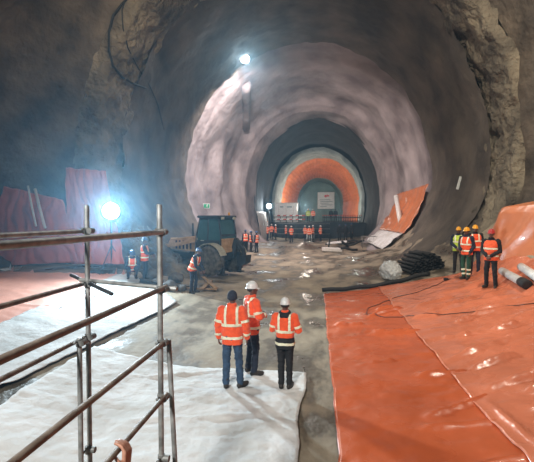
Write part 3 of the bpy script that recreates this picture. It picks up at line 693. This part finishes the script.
# ------------------------------------------------------------ backhoe loader
def wheel(parent, x, y, r, wd):
    bm = bmesh.new(); lathe(bm, [(r*.55, -wd/2*.9), (r*.86, -wd/2), (r*.97, -wd/2*.8), (r, -wd/2*.4), (r, wd/2*.4), (r*.97, wd/2*.8), (r*.86, wd/2), (r*.55, wd/2*.9)], 28, 'y')
    o = obj('tyre', bm, 'tyre', parent); o.location = (x, y, r)
    bm = bmesh.new()
    for k in range(18):
        an = k*2*math.pi/18
        for sg in (-1, 1):
            an2 = an+(.17 if sg > 0 else 0)
            c = V((r*1.0*math.cos(an2), sg*wd*.25, r*1.0*math.sin(an2)))
            R = Matrix.Rotation(-an2+math.pi/2, 3, 'Y') @ Matrix.Rotation(sg*.6, 3, 'Z'); box(bm, c, (.06, wd*.5, .06), R)
    obj('tread', bm, 'tyre', o, False)
    bm = bmesh.new(); lathe(bm, [(.05, -wd*.36), (r*.2, -wd*.38), (r*.3, -wd*.30), (r*.48, -wd*.34), (r*.56, -wd*.44), (r*.56, wd*.44), (r*.48, wd*.34), (r*.3, wd*.30), (r*.2, wd*.38), (.05, wd*.36)], 24, 'y'); obj('rim', bm, 'rim', o)
bp_ = gp(207, 275); bp_.y += .6; bp_.z = fz(bp_.x, bp_.y)+.06
bh = empty('backhoe_loader', bp_, math.atan2(.36, -.88), 'dusty yellow backhoe loader with dark glass cab on the left', 'machine'); bh.scale = (1.02,)*3
bm = bmesh.new(); box(bm, (.75, 0, .95), (3.5, .85, .5), None, .05); box(bm, (-.35, 0, .95), (1.5, 1.0, .55), None, .05); obj('chassis', bm, 'darkmetal', bh, False)
bm = bmesh.new(); prism(bm, [(.45, 1.1), (2.45, 1.1), (2.5, 1.55), (2.35, 1.75), (.45, 1.95)], -.48, .48, 'y'); hd = obj('hood', bm, 'yellow', bh, False)
e = hd.modifiers.new('b', 'BEVEL'); e.width = .05; e.segments = 3
for k in range(5):
    
    for sg in (-.49, .49): bm = bmesh.new(); box(bm, (.9+k*.25, sg, 1.45), (.10, .03, .45)); obj('vent', bm, 'darkmetal', hd, False)
bm = bmesh.new()
def cabpt(x, y, z): return V((x, y, z))
CP = [(-1.15, 1.25), (.42, 1.25), (.35, 2.0), (.12, 2.85), (-1.05, 2.85), (-1.2, 2.0)]
for sg in (-.66, .66):
    for a_, b_ in zip(CP, CP[1:]+CP[:1]): tube(bm, (a_[0], sg, a_[1]), (b_[0], sg, b_[1]), .045, 8)
    tube(bm, (-.35, sg, 1.25), (-.42, sg, 2.85), .035, 8)
for x_, z_ in CP: tube(bm, (x_, -.66, z_), (x_, .66, z_), .045, 8)
cf = obj('cab_frame', bm, 'darkmetal', bh)
bm = bmesh.new(); prism(bm, [(c[0]*.97, c[1]) for c in CP], -.645, .645, 'y'); obj('cab_glass', bm, 'glass', bh, False)
for sg in (-.67, .67):
    bm = bmesh.new(); box(bm, (-.38, sg, 1.5), (1.42, .04, .5), None, .015); obj('door_panel', bm, 'darkmetal', bh, False)
    bm = bmesh.new(); box(bm, (-.05, sg*1.04, 1.72), (.2, .03, .04)); obj('door_handle', bm, 'rim', bh, False)
bm = bmesh.new(); box(bm, (-1.17, 0, 1.55), (.05, 1.2, .55), None, .015); obj('rear_panel', bm, 'yellow', bh, False)
bm = bmesh.new(); box(bm, (-.47, 0, 2.94), (1.45, 1.5, .13), None, .05); rf = obj('roof', bm, 'darkmetal', bh, False)
bm = bmesh.new(); lathe(bm, [(.06, 0), (.06, .1), (.045, .15), (.005, .17)], 12, 'z', (-.95, -.4, 3.0)); obj('beacon', bm, 'hel_yellow', rf)
for y_ in (-.5, .5):
    bm = bmesh.new(); box(bm, (-1.2, y_, 2.86), (.08, .2, .13), None, .02); obj('work_lamp', bm, 'rim', rf, False)
bm = bmesh.new(); box(bm, (-.4, 0, 1.22), (1.7, 1.35, .22), None, .05); obj('cab_floor', bm, 'yellow', bh, False)
for sg in (-1, 1):
    bm = bmesh.new(); pts = [V((-.75+.86*math.cos(t), sg*.93, .74+.86*math.sin(t))) for t in [math.radians(20+k*14) for k in range(11)]]
    for a_, b_ in zip(pts, pts[1:]):
        m_ = (a_+b_)/2; an = math.atan2((b_-a_).z, (b_-a_).x); box(bm, m_, ((b_-a_).length+.02, .5, .04), Matrix.Rotation(-an, 3, 'Y'))
    obj('fender', bm, 'rim', bh, False)
    wheel(bh, -.75, sg*.93, .74, .46); wheel(bh, 1.75, sg*.88, .5, .36)
    bm = bmesh.new()
    pp = [(.35, 1.75), (1.5, 1.5), (2.6, 1.35), (3.2, 1.05)]
    for a_, b_ in zip(pp, pp[1:]):
        m_ = ((a_[0]+b_[0])/2, sg*.62, (a_[1]+b_[1])/2); an = math.atan2(b_[1]-a_[1], b_[0]-a_[0]); box(bm, m_, (math.dist(a_, b_)+.1, .12, .2), Matrix.Rotation(-an, 3, 'Y'))
    obj('loader_arm', bm, 'yellow', bh, False)
    bm = bmesh.new(); tube(bm, (.9, sg*.62, 1.1), (2.1, sg*.62, 1.15), .05, 8); obj('cylinder', bm, 'coupler', bh)
bq = lambda L: [(x_, .45+z_*1.35) for x_, z_ in L]
bm = bmesh.new(); prism(bm, bq([(3.2, .9), (3.35, .95), (3.3, .45), (3.45, .2), (4.15, .06), (4.15, .02), (3.4, .05), (3.15, .35)]), -1.15, 1.15, 'y')
for sg in (-1.12, 1.12): prism(bm, bq([(3.2, .92), (3.45, .85), (4.1, .1), (4.1, .04), (3.4, .05), (3.15, .35)]), sg-.03, sg+.03, 'y')
obj('bucket', bm, 'yellow', bh, False)
bm = bmesh.new()
for a_, b_, t_ in (((-1.2, .9), (-1.45, 1.75), .24), ((-1.45, 1.75), (-1.85, 1.25), .2), ((-1.85, 1.25), (-1.95, .85), .16)):
    an = math.atan2(b_[1]-a_[1], b_[0]-a_[0]); box(bm, ((a_[0]+b_[0])/2, -.35, (a_[1]+b_[1])/2), (math.dist(a_, b_)+.12, .2, t_), Matrix.Rotation(-an, 3, 'Y'), .03)
obj('backhoe_boom', bm, 'darkmetal', bh, False)
bm = bmesh.new(); prism(bm, [(-2.2, 1.0), (-1.75, .95), (-1.6, .6), (-1.85, .45), (-2.15, .6)], -.6, -.1, 'y'); obj('digging_bucket', bm, 'darkmetal', bh, False)
for sg in (-1, 1):
    bm = bmesh.new(); box(bm, (-1.35, sg*.75, .6), (.18, .2, 1.0), None, .02); box(bm, (-1.35, sg*.75, .06), (.4, .4, .06), None, .02); obj('stabiliser', bm, 'darkmetal', bh, False)
bm = bmesh.new(); tube(bm, (.9, .3, 1.8), (.9, .3, 2.6), .05, 10); obj('exhaust', bm, 'darkmetal', bh)
# spoil, beams and planks around the machine
def rock_mesh(seed, r):
    b = bmesh.new(); bmesh.ops.create_icosphere(b, subdivisions=2, radius=r)
    for v in b.verts: v.co *= 1+.35*fbm(v.co*(1.3/r)+V((seed*7, 0, 0)))
    for v in b.verts: v.co.z *= .7
    return b
ctr = gp(160, 283)
RL = ['large broken rock lying left of the loader bucket', 'flat broken rock nearest the railing post left of the loader', 'small broken rock beside the bending worker', 'dark rock between the loader bucket and flood lamp', 'rock at the foot of the standing dark-clad worker', 'pale rock right of the loader bucket']
for k, (px, py, r) in enumerate(((152, 280, .38), (170, 290, .30), (181, 291, .22), (163, 272, .42), (157, 286, .25), (176, 282, .32))):
    p = gp(px, py); o = obj('rock', rock_mesh(k, r), 'rock', None, False); o.location = (p.x, p.y, fz(p.x, p.y)+.5*r); tag(o, RL[k], 'rock', 'rocks beside the loader')
PLK = ['raw timber plank leaning across the spoil beside the bending worker', 'raw timber plank lying flat in front of the loader wheel', 'short timber plank crossing the flat plank by the loader wheel', 'dark steel beam lying left of the loader']
for k, (x0, y0, x1, y1, h0, h1, m) in enumerate(((203, 284, 216, 291, .3, .1, 'wood'), (186, 290, 216, 291, .07, .07, 'wood'), (202, 293, 211, 284, .16, .16, 'wood'), (140, 284, 172, 291, .15, .12, 'darkmetal'))):
    a_, b_ = gp(x0, y0), gp(x1, y1); a_.z = fz(a_.x, a_.y)+h0; b_.z = fz(b_.x, b_.y)+h1; d = b_-a_
    bm = bmesh.new()
    if m == 'wood': box(bm, (0, 0, 0), (d.length, .16, .05), None, .006)
    else:
        for z_ in (-.07, .07): box(bm, (0, 0, z_), (d.length, .14, .02))
        box(bm, (0, 0, 0), (d.length, .015, .14))
    o = obj('timber_plank' if m == 'wood' else 'steel_beam', bm, m, None, False); o.location = (a_+b_)/2; o.rotation_euler = d.to_track_quat('X', 'Z').to_euler(); tag(o, PLK[k], 'plank' if m == 'wood' else 'beam')
# ------------------------------------------------------------ right side things
p = gp(422, 273.5); bx_, by_ = p.x, p.y+.8
k = 0
for row, n in enumerate((10, 9, 8, 7, 5, 3)):
    for col in range(n):
        x = bx_+(col-(n-1)/2)*.165+rr.uniform(-.012, .012)+.12; y = by_+rr.uniform(-.18, .18)
        z = fz(x, y)*.35+fz(bx_, by_)*.65+.12+row*.135
        L = rr.uniform(1.3, 1.8); d = V((.22+rr.uniform(-.03, .03), -1, rr.uniform(-.02, .02))).normalized()
        bm = bmesh.new(); a_, b_, _ = frame(d); c0 = -d*L/2; c1 = d*L/2; r = .07
        loft(bm, [ring(c0, a_, b_, r, r, 12), ring(c1, a_, b_, r, r, 12), ring(c1, a_, b_, r*.8, r*.8, 12), ring(c1-d*.15, a_, b_, r*.75, r*.75, 12)])
        o = obj('black_pipe', bm, 'rubber'); o.location = (x, y, z); tag(o, 'short black plastic pipe in the heap beside the yellow-green vest', 'pipe', 'black pipes in the heap')
bm = bmesh.new(); bmesh.ops.create_icosphere(bm, subdivisions=5, radius=1)
for v in bm.verts:
    c = v.co.copy(); k = 1+.22*abs(fbm(c*2.2))+.10*abs(fbm(c*5+V((3, 0, 0))))
    v.co = V((c.x*.42*k, c.y*.62*k, max(-.25, c.z*.48*k)))
o = obj('plastic_wrap', bm, 'film'); o.location = (bx_-1.22, by_-.35, fz(bx_-1.2, by_-.3)+.27); tag(o, 'crumpled pale plastic wrap at the left end of the pipe heap', 'plastic wrap')
# black rolled edge of the membrane
bm = bmesh.new(); pts = []
for k in range(26):
    t = k/25; x = .1+t*4.3; y = FARY+.12+.06*math.sin(t*9)+.25*sm(.6, 1, t); pts.append((x, y, fz(x, y)+.13+.02*math.sin(t*23)))
path_tube(bm, pts, .085, 10); tag(obj('rolled_liner', bm, 'rubber'), 'long black rolled liner along the far edge of the orange membrane', 'roll')
# membrane rolls at the right border
for k, (e0, e1, lab) in enumerate((((502, 280), (526, 292), 'grey membrane roll with black end lying in front of the hung membrane'), ((521, 279), (546, 292), 'white membrane roll behind the roll with the black end'))):
    q, q2 = gp(*e0), gp(*e1)
    q.z = top_z(q.x, q.y)+.12; q2.z = top_z(q2.x, q2.y)+.13; d = (q2-q).normalized(); a_, b_, _ = frame(d)
    t = empty('membrane_roll', q-V((0, 0, .12)), 0, lab, 'roll'); o = -(q-V((0, 0, .12)))
    bm = bmesh.new(); loft(bm, [ring(q+o-d*.0, a_, b_, .04, .04, 16), ring(q+o, a_, b_, .115, .115, 16), ring(q2+o, a_, b_, .125, .12, 16), ring(q2+o, a_, b_, .05, .05, 16), ring(q2+o-d*.3, a_, b_, .045, .045, 16)]); obj('sheet_coil', bm, 'roll' if k == 0 else 'pipe_white', t)
    if k == 0:
        bm = bmesh.new(); loft(bm, [ring(q2+o-d*.28, a_, b_, .135, .132, 16), ring(q2+o+d*.06, a_, b_, .137, .135, 16), ring(q2+o+d*.06, a_, b_, .06, .06, 16)]); obj('end_cover', bm, 'rubber', t)
# cable lying on the membrane
bm = bmesh.new(); px_ = [(446, 283), (430, 290), (410, 297), (385, 303), (368, 309), (366, 315), (385, 319), (420, 320), (455, 317), (490, 313), (545, 305)]
pts = [gp(*q) for q in px_]; fine = []
for k in range(len(pts)-1):
    for t in range(6):
        q = pts[k].lerp(pts[k+1], t/6); q.z = top_z(q.x, q.y)+.012; fine.append(q)
path_tube(bm, fine, .010, 6); tag(obj('power_cable', bm, 'rubber'), 'thin black cable looping across the orange membrane', 'cable')
p = gp(446, 283); bm = bmesh.new(); box(bm, (0, 0, .05), (.16, .10, .09), None, .02); tube(bm, (.08, 0, .05), (.16, 0, .05), .02, 8)
o = obj('cable_connector', bm, 'rubber'); o.location = (p.x, p.y, top_z(p.x, p.y)); tag(o, 'small black cable connector on the membrane near the workers', 'connector')
# white box lamp on the right wall, pipes on the walls
p = hit(bvh_vault, 459, 183, .2) or PY(459, 183, 20)
t = empty('marker_plate', p, 0, 'slim white plate fixed to the right wall above the workers', 'plate')
bm = bmesh.new(); box(bm, (0, 0, 0), (.14, .08, .75), Matrix.Rotation(.25, 3, 'Y'), .02); obj('plate', bm, 'white', t, False)
bm = bmesh.new(); tube(bm, (.05, .02, -.1), (.35, .25, -.2), .02, 8); obj('bracket', bm, 'darkmetal', t)
def pipe_thing(a_, b_, r, m, label, name='leaning_pipe'):
    bm = bmesh.new(); path_tube(bm, [a_, a_.lerp(b_, .5)+V((0, -.02, 0)), b_], r, 12); return tag(obj(name, bm, m), label, 'pipe')
pipe_thing(PY(396, 196, 37.0), PY(402, 232, 35.2), .20, 'pipe_white', 'white pipe leaning on the small orange membrane in the chamber')
pipe_thing(PY(35, 189, 15.2), PY(45, 228, 14.6), .055, 'pipe_white', 'thicker white pipe leaning on the low pink membrane, nearer the lamp')
pipe_thing(PY(28, 186, 15.3), PY(36, 226, 14.7), .04, 'pipe_white', 'thin white pipe leaning on the low pink membrane, farther from the lamp')
# hoses on the left vault wall
def wall_line(pxs, r, label, bv):
    pts = []
    for q in pxs:
        c = [h for h in (hit(b_, *q, .06) for b_ in bv) if h]
        if c: pts.append(min(c, key=lambda v: v.length))
    bm = bmesh.new(); fine = []
    for k in range(len(pts)-1):
        for t in range(5): fine.append(pts[k].lerp(pts[k+1], t/5))
    path_tube(bm, fine+[pts[-1]], r, 8); return tag(obj('hose', bm, 'rubber'), label, 'hose')
ALLB = (bvh_near, bvh_rib, bvh_vault)
wall_line([(132, -6), (122, 4), (113, 16), (109, 32), (109, 50), (113, 66), (122, 77), (134, 84), (146, 88)], .055, 'thick black hose sagging down the upper left vault wall', ALLB)
wall_line([(127, -6), (122, 10), (123, 28), (128, 48), (138, 68), (150, 86), (158, 105), (164, 130)], .03, 'thin cable running down the upper left vault wall', ALLB)
# shotcrete covered duct below the rim lamp
pts = [hit(bvh_chamber, 246, y_, .15) for y_ in (84, 90, 97, 106, 116, 128)]
pts = [q for q in pts if q]
bm = bmesh.new(); path_tube(bm, pts, .42, 14); o = obj('duct', bm, 'shot_chamber'); tag(o, 'upright grey duct on the chamber wall below the rim floodlight', 'duct')
# exit sign on the chamber wall
p = hit(bvh_chamber, 205, 206, .35)
t = empty('exit_sign', p, math.radians(18), 'small white and green emergency exit sign on the left chamber wall', 'sign')
bm = bmesh.new(); box(bm, (0, 0, 0), (.85, .06, .42), None, .02); obj('board', bm, 'white', t, False)
bm = bmesh.new(); box(bm, (.14, -.034, 0), (.5, .012, .34)); gr = obj('green_field', bm, 'sign_green', t, False)
bm = bmesh.new(); ellip(bm, (.2, -.045, .11), (.035, .012, .035), None, 10)
for a_, b_ in (((.19, .07), (.15, -.02)), ((.15, -.02), (.22, -.07)), ((.22, -.07), (.21, -.14)), ((.15, -.02), (.08, -.10)), ((.18, .06), (.26, .02)), ((.18, .06), (.10, .03))): tube(bm, (a_[0], -.044, a_[1]), (b_[0], -.044, b_[1]), .02, 6)
obj('running_figure', bm, 'white', gr)
bm = bmesh.new(); prism(bm, [(-.36, 0), (-.26, .10), (-.26, .04), (-.16, .04), (-.16, -.04), (-.26, -.04), (-.26, -.10)], -.045, -.034, 'y'); obj('arrow', bm, 'sign_green', t, False)
# ------------------------------------------------------------ far tunnel
p0, p1 = PY(275, 203, 57.8), PY(297, 222, 57.8)
cb = empty('site_cabin', ((p0.x+p1.x)/2, 58.9, BZ+.03), 0, 'white site cabin on the far bench beside the small floodlight', 'cabin'); W_ = p1.x-p0.x; H_ = p0.z-BZ-.05
bm = bmesh.new(); box(bm, (0, 0, H_/2), (W_, 2.2, H_), None, .04); obj('body', bm, 'white', cb, False)
bm = bmesh.new(); box(bm, (0, 0, H_+.03), (W_+.15, 2.35, .10), None, .02); obj('roof', bm, 'roll', cb, False)
for k in (-1, 0, 1):
    bm = bmesh.new(); box(bm, (k*W_*.33, -1.11, H_*.45), (.05, .05, H_*.8)); obj('rib', bm, 'roll', cb, False)
for k, x_ in enumerate((-.2, .16)):
    bm = bmesh.new(); box(bm, (x_*W_, -1.12, H_*.80), (.5+.2*k, .03, .16)); obj('nameplate', bm, 'sign_ink', cb, False)
# sign on the end face
p = PY(326, 200.5, 81.2); sg_ = empty('notice_board', p, 0, 'large pale notice board with red emblem on the far end wall', 'sign'); sz = 16.5*81.2/400
bm = bmesh.new(); box(bm, (0, 0, 0), (sz, .08, sz), None, .02); obj('board', bm, 'sign_white', sg_, False)
bm = bmesh.new(); prism(bm, [(-.05*sz+.28*math.cos(t)+.1, .26*sz+.28*math.sin(t)) for t in [k*math.pi/4 for k in range(8)]], -.06, -.04, 'y'); prism(bm, [(.12, .26*sz-.15), (.62, .26*sz-.05), (.62, .26*sz+.2), (.2, .26*sz+.28)], -.06, -.04, 'y'); obj('emblem', bm, 'sign_red', sg_, False)
for k in range(5):
    bm = bmesh.new(); box(bm, ((-.05, .02, -.1, .05, -.15)[k]*sz, -.05, sz*(.04-.10*k)), (sz*(.62, .74, .5, .66, .4)[k], .02, .12)); obj('text_line', bm, 'sign_ink', sg_, False)
# red and white barrier on the bench edge
br = empty('barrier', (-.5, 57.3, BZ), 0, 'red and white barrier along the edge of the far bench', 'barrier')
xa, xb = PY(274, 217, 57.3).x+.5, PY(305, 217, 57.3).x+.5
for z_ in (.45, 1.0):
    n = 10
    for k in range(n):
        bm = bmesh.new(); x0 = xa+(xb-xa)*k/n; x1 = xa+(xb-xa)*(k+1)/n; box(bm, ((x0+x1)/2, 0, z_), (x1-x0, .05, .16)); obj('board', bm, 'red_paint' if k % 2 else 'white', br, False)
for k in range(6):
    bm = bmesh.new(); x0 = xa+(xb-xa)*k/5; tube(bm, (x0, .05, 0), (x0, .05, 1.15), .04, 8); obj('post', bm, 'darkmetal', br)
fc = empty('rebar_fence', (4, 57.3, BZ), 0, 'dark rebar fence with red caps on the right of the far bench', 'fence')
xa, xb = PY(323, 217, 57.3).x-4, PY(361, 217, 57.3).x-4; n = 22
for k in range(n+1):
    x0 = xa+(xb-xa)*k/n; bm = bmesh.new(); tube(bm, (x0, 0, -.3), (x0, 0, .95), .055, 6); st = obj('bar', bm, 'darkmetal', fc)
    bm = bmesh.new(); ellip(bm, (x0, 0, 1.0), (.07, .07, .10), None, 8); obj('cap', bm, 'red_paint', st)
for z_ in (.2, .7):
    bm = bmesh.new(); tube(bm, (xa, -.05, z_), (xb, -.05, z_), .06, 8); obj('rail', bm, 'darkmetal', fc)
# scaffold frame standing before the bench face
sf = empty('bench_scaffold', (-.2, 55.4, .3), 0, 'dark scaffold frame standing in front of the far bench', 'scaffold')
xa, xb = PY(276, 230, 55.4).x+.2, PY(330, 230, 55.4).x+.2
for k in range(9):
    x0 = xa+(xb-xa)*k/8; bm = bmesh.new(); tube(bm, (x0, 0, 0), (x0, 0, 2.3), .05, 8); obj('post', bm, 'darkmetal', sf)
for z_ in (.7, 1.4, 2.1):
    bm = bmesh.new(); tube(bm, (xa, -.06, z_), (xb, -.06, z_), .045, 8); obj('rail', bm, 'coupler', sf)
p = PY(310, 225.5, 54.6); bm = bmesh.new(); box(bm, (0, 0, .55), (1.15, .12, 1.1), None, .02); box(bm, (-.4, .2, .28), (.06, .4, .56)); box(bm, (.4, .2, .28), (.06, .4, .56))
o = obj('panel', bm, 'sign_white', None, False); o.location = (p.x, p.y, .42); tag(o, 'pale upright panel among the far workers below the bench', 'panel')
# black tub by the loader-side pair
p = gp(243, 250); bm = bmesh.new(); lathe(bm, [(.42, 0), (.5, .75), (.54, .78), (.54, .84), (.46, .84), (.40, .1), (.01, .1)], 20); o = obj('tub', bm, 'rubber'); o.location = (p.x, p.y, fz(p.x, p.y)+.03); tag(o, 'black tub at the feet of the pair in orange vests', 'tub')
# far people
def copy_tree(o, parent=None):
    c_ = o.copy(); C.objects.link(c_); c_.parent = parent
    for ch in o.children: copy_tree(ch, c_)
    return c_
FG = 'workers in the far tunnel'
TPL = {}
def far_person(kind, px, py, deg, label, z=None, s=1.0, y=None, group=FG):
    if y is not None: p = PY(px, py, y); p.z = z
    else: p = gp(px, py); p.z = fzn(p.x, p.y)+.02
    if kind not in TPL:
        kw = dict(front=dict(pose=ARMS_FRONT, hands=H_FRONT, headmat='hel_white', trousers='navy'), stand=dict(headmat='hel_white', trousers='black'), vest=dict(jacket='navy', vest='hivis', trousers='black', headmat='hel_blue'),
                  dark=dict(jacket='black', trousers='black', headmat='hel_blue', bands=False), yellow=dict(jacket='hivis_yellow', trousers='navy', headmat='hel_yellow'))[kind]
        o = make_person(label, p, math.radians(deg), group, vox=.028, seed=40+len(TPL), **kw); TPL[kind] = o
    else:
        o = copy_tree(TPL[kind]); o.location = p; o.rotation_euler = (0, 0, math.radians(deg)); o['label'] = label; o['group'] = group
    o.scale = (s*1.06,)*3
GP = 'workers beside the black tub'
far_person('vest', 245.5, 251.5, 20, 'worker in orange vest standing behind the black tub', group=GP)
far_person('vest', 251, 252, -60, 'dark-clad worker between the black tub and the next worker', group=GP, s=.97)
far_person('vest', 256.5, 252.5, 60, 'worker in orange vest, rightmost of the three by the black tub', group=GP)
far_person('front', 267.5, 240.5, -60, 'leftmost far worker in orange jacket, under the small floodlight')
far_person('front', 271.5, 239.3, -150, 'second far worker from the small floodlight, facing outward')
far_person('stand', 275.7, 240, 90, 'third far worker from the small floodlight, in orange jacket')
far_person('stand', 286, 241, -80, 'far worker in orange jacket below the right end of the cabin, left of two')
far_person('front', 291.3, 242.5, 40, 'far worker in orange jacket nearest to the viewer below the cabin, right of two')
far_person('front', 305, 241.2, -40, 'far worker in orange left of the pale upright panel')
far_person('stand', 309.2, 242, 180, 'far worker in orange directly in front of the pale panel')
far_person('stand', 313, 240.6, 70, 'far worker in orange just right of the pale upright panel')
far_person('front', 320.5, 241.5, 60, 'rightmost far worker in orange, next to the dark-clad trio')
BG = 'workers on the far bench'
far_person('yellow', 308.2, 220, 180, 'worker in yellow-green jacket on the far bench', BZ+.06, 1.0, 58.0, BG)
far_person('stand', 313, 220, 170, 'worker in orange jacket on the far bench beside the yellow-green one', BZ+.06, 1.0, 58.0, BG)
far_person('dark', 331, 220, 180, 'dark-clad worker on the far bench behind the rebar fence, left of two', BZ+.06, 1.0, 58.6, BG)
far_person('dark', 335.5, 220, 150, 'dark-clad worker on the far bench behind the rebar fence, right of two', BZ+.06, 1.02, 58.6, BG)
DG = 'dark-clad trio below the bench'
far_person('dark', 339.5, 241, 160, 'leftmost of the three dark-clad workers below the rebar fence', s=1.05, group=DG)
far_person('dark', 345.5, 241.5, -170, 'middle of the three dark-clad workers below the rebar fence', s=1.05, group=DG)
far_person('dark', 351.5, 240.5, 120, 'rightmost of the three dark-clad workers below the rebar fence', s=1.08, group=DG)
# ------------------------------------------------------------ clutter at the right of the chamber floor
cg = empty('mesh_cage', gp(376, 247), 0, 'grey metal mesh cage on the chamber floor below the orange membrane', 'cage')
cw, cdp, chh = 2.6, 1.2, 1.0
for x_ in (-cw/2, 0, cw/2):
    for y_ in (-cdp/2, cdp/2):
        bm = bmesh.new(); tube(bm, (x_, y_, -.1), (x_, y_, chh), .03, 6); obj('post', bm, 'coupler', cg)
for z_ in (.1, .55, chh):
    for y_ in (-cdp/2, cdp/2):
        bm = bmesh.new(); tube(bm, (-cw/2, y_, z_), (cw/2, y_, z_), .025, 6); obj('rail', bm, 'coupler', cg)
for k in range(9):
    x_ = -cw/2+cw*k/8; bm = bmesh.new(); tube(bm, (x_, -cdp/2, .1), (x_, -cdp/2, chh), .012, 5); obj('wire', bm, 'coupler', cg)
def board_thing(px, py, size, rot, m, label, lift=.1, name='foam_board', cat='board'):
    p = gp(px, py); bm = bmesh.new(); box(bm, (0, 0, 0), size, None, min(size)*.2); o = obj(name, bm, m, None, False); o.location = (p.x, p.y, fz(p.x, p.y)+lift); o.rotation_euler = rot; return tag(o, label, cat)
board_thing(332, 252, (1.7, .9, .35), (0, .05, .2), 'pipe_white', 'white board slab lying lowest left of the black scrap', .22)
board_thing(337, 248, (1.9, .8, .12), (.1, -.1, -.15), 'sheet', 'thin white board tilted on the slab left of the black scrap', .55)
board_thing(329, 249.5, (.14, .14, 1.1), (0, .12, 0), 'rubber', 'short black post at the left end of the white slab', .5, 'post', 'post')
for k, (px, py, an, tl, lab) in enumerate(((349, 252, .3, .2, 'black bent strip in the scrap heap, lowest'), (352, 249, -.5, -.3, 'black bent strip in the scrap heap, tilted right'), (345, 250, 1.1, .5, 'black bent strip in the scrap heap, upright left'), (356, 248, .1, .1, 'black bent strip in the scrap heap, topmost right'), (340, 246, .2, .0, 'long dark bar lying behind the white boards'))):
    p = gp(px, py); bm = bmesh.new(); L = 1.5 if k < 4 else 3.0
    path_tube(bm, [V((-L/2, 0, 0)), V((-L/5, .1, .12)), V((L/6, -.1, .05)), V((L/2, .05, .16))], .11, 6); o = obj('scrap_strip', bm, 'rubber'); o.location = (p.x, p.y, fz(p.x, p.y)+.18+.14*(k % 4)); o.rotation_euler = (0, tl, an); tag(o, lab, 'scrap', 'scrap beside the mesh cage')
# dark sack on the left membrane
p = gp(27, 268); bm = bmesh.new(); lathe(bm, [(.12, 0), (.2, .04), (.22, .25), (.19, .45), (.10, .55), (.05, .58), (.07, .66), (.02, .67)], 18)
for v in bm.verts: v.co += V((.03, .02, 0))*fbm(v.co*6)
o = obj('sack', bm, 'denim'); o.location = (p.x, p.y, fz(p.x, p.y)+.07); tag(o, 'dark blue tied sack standing on the left pink membrane', 'sack')
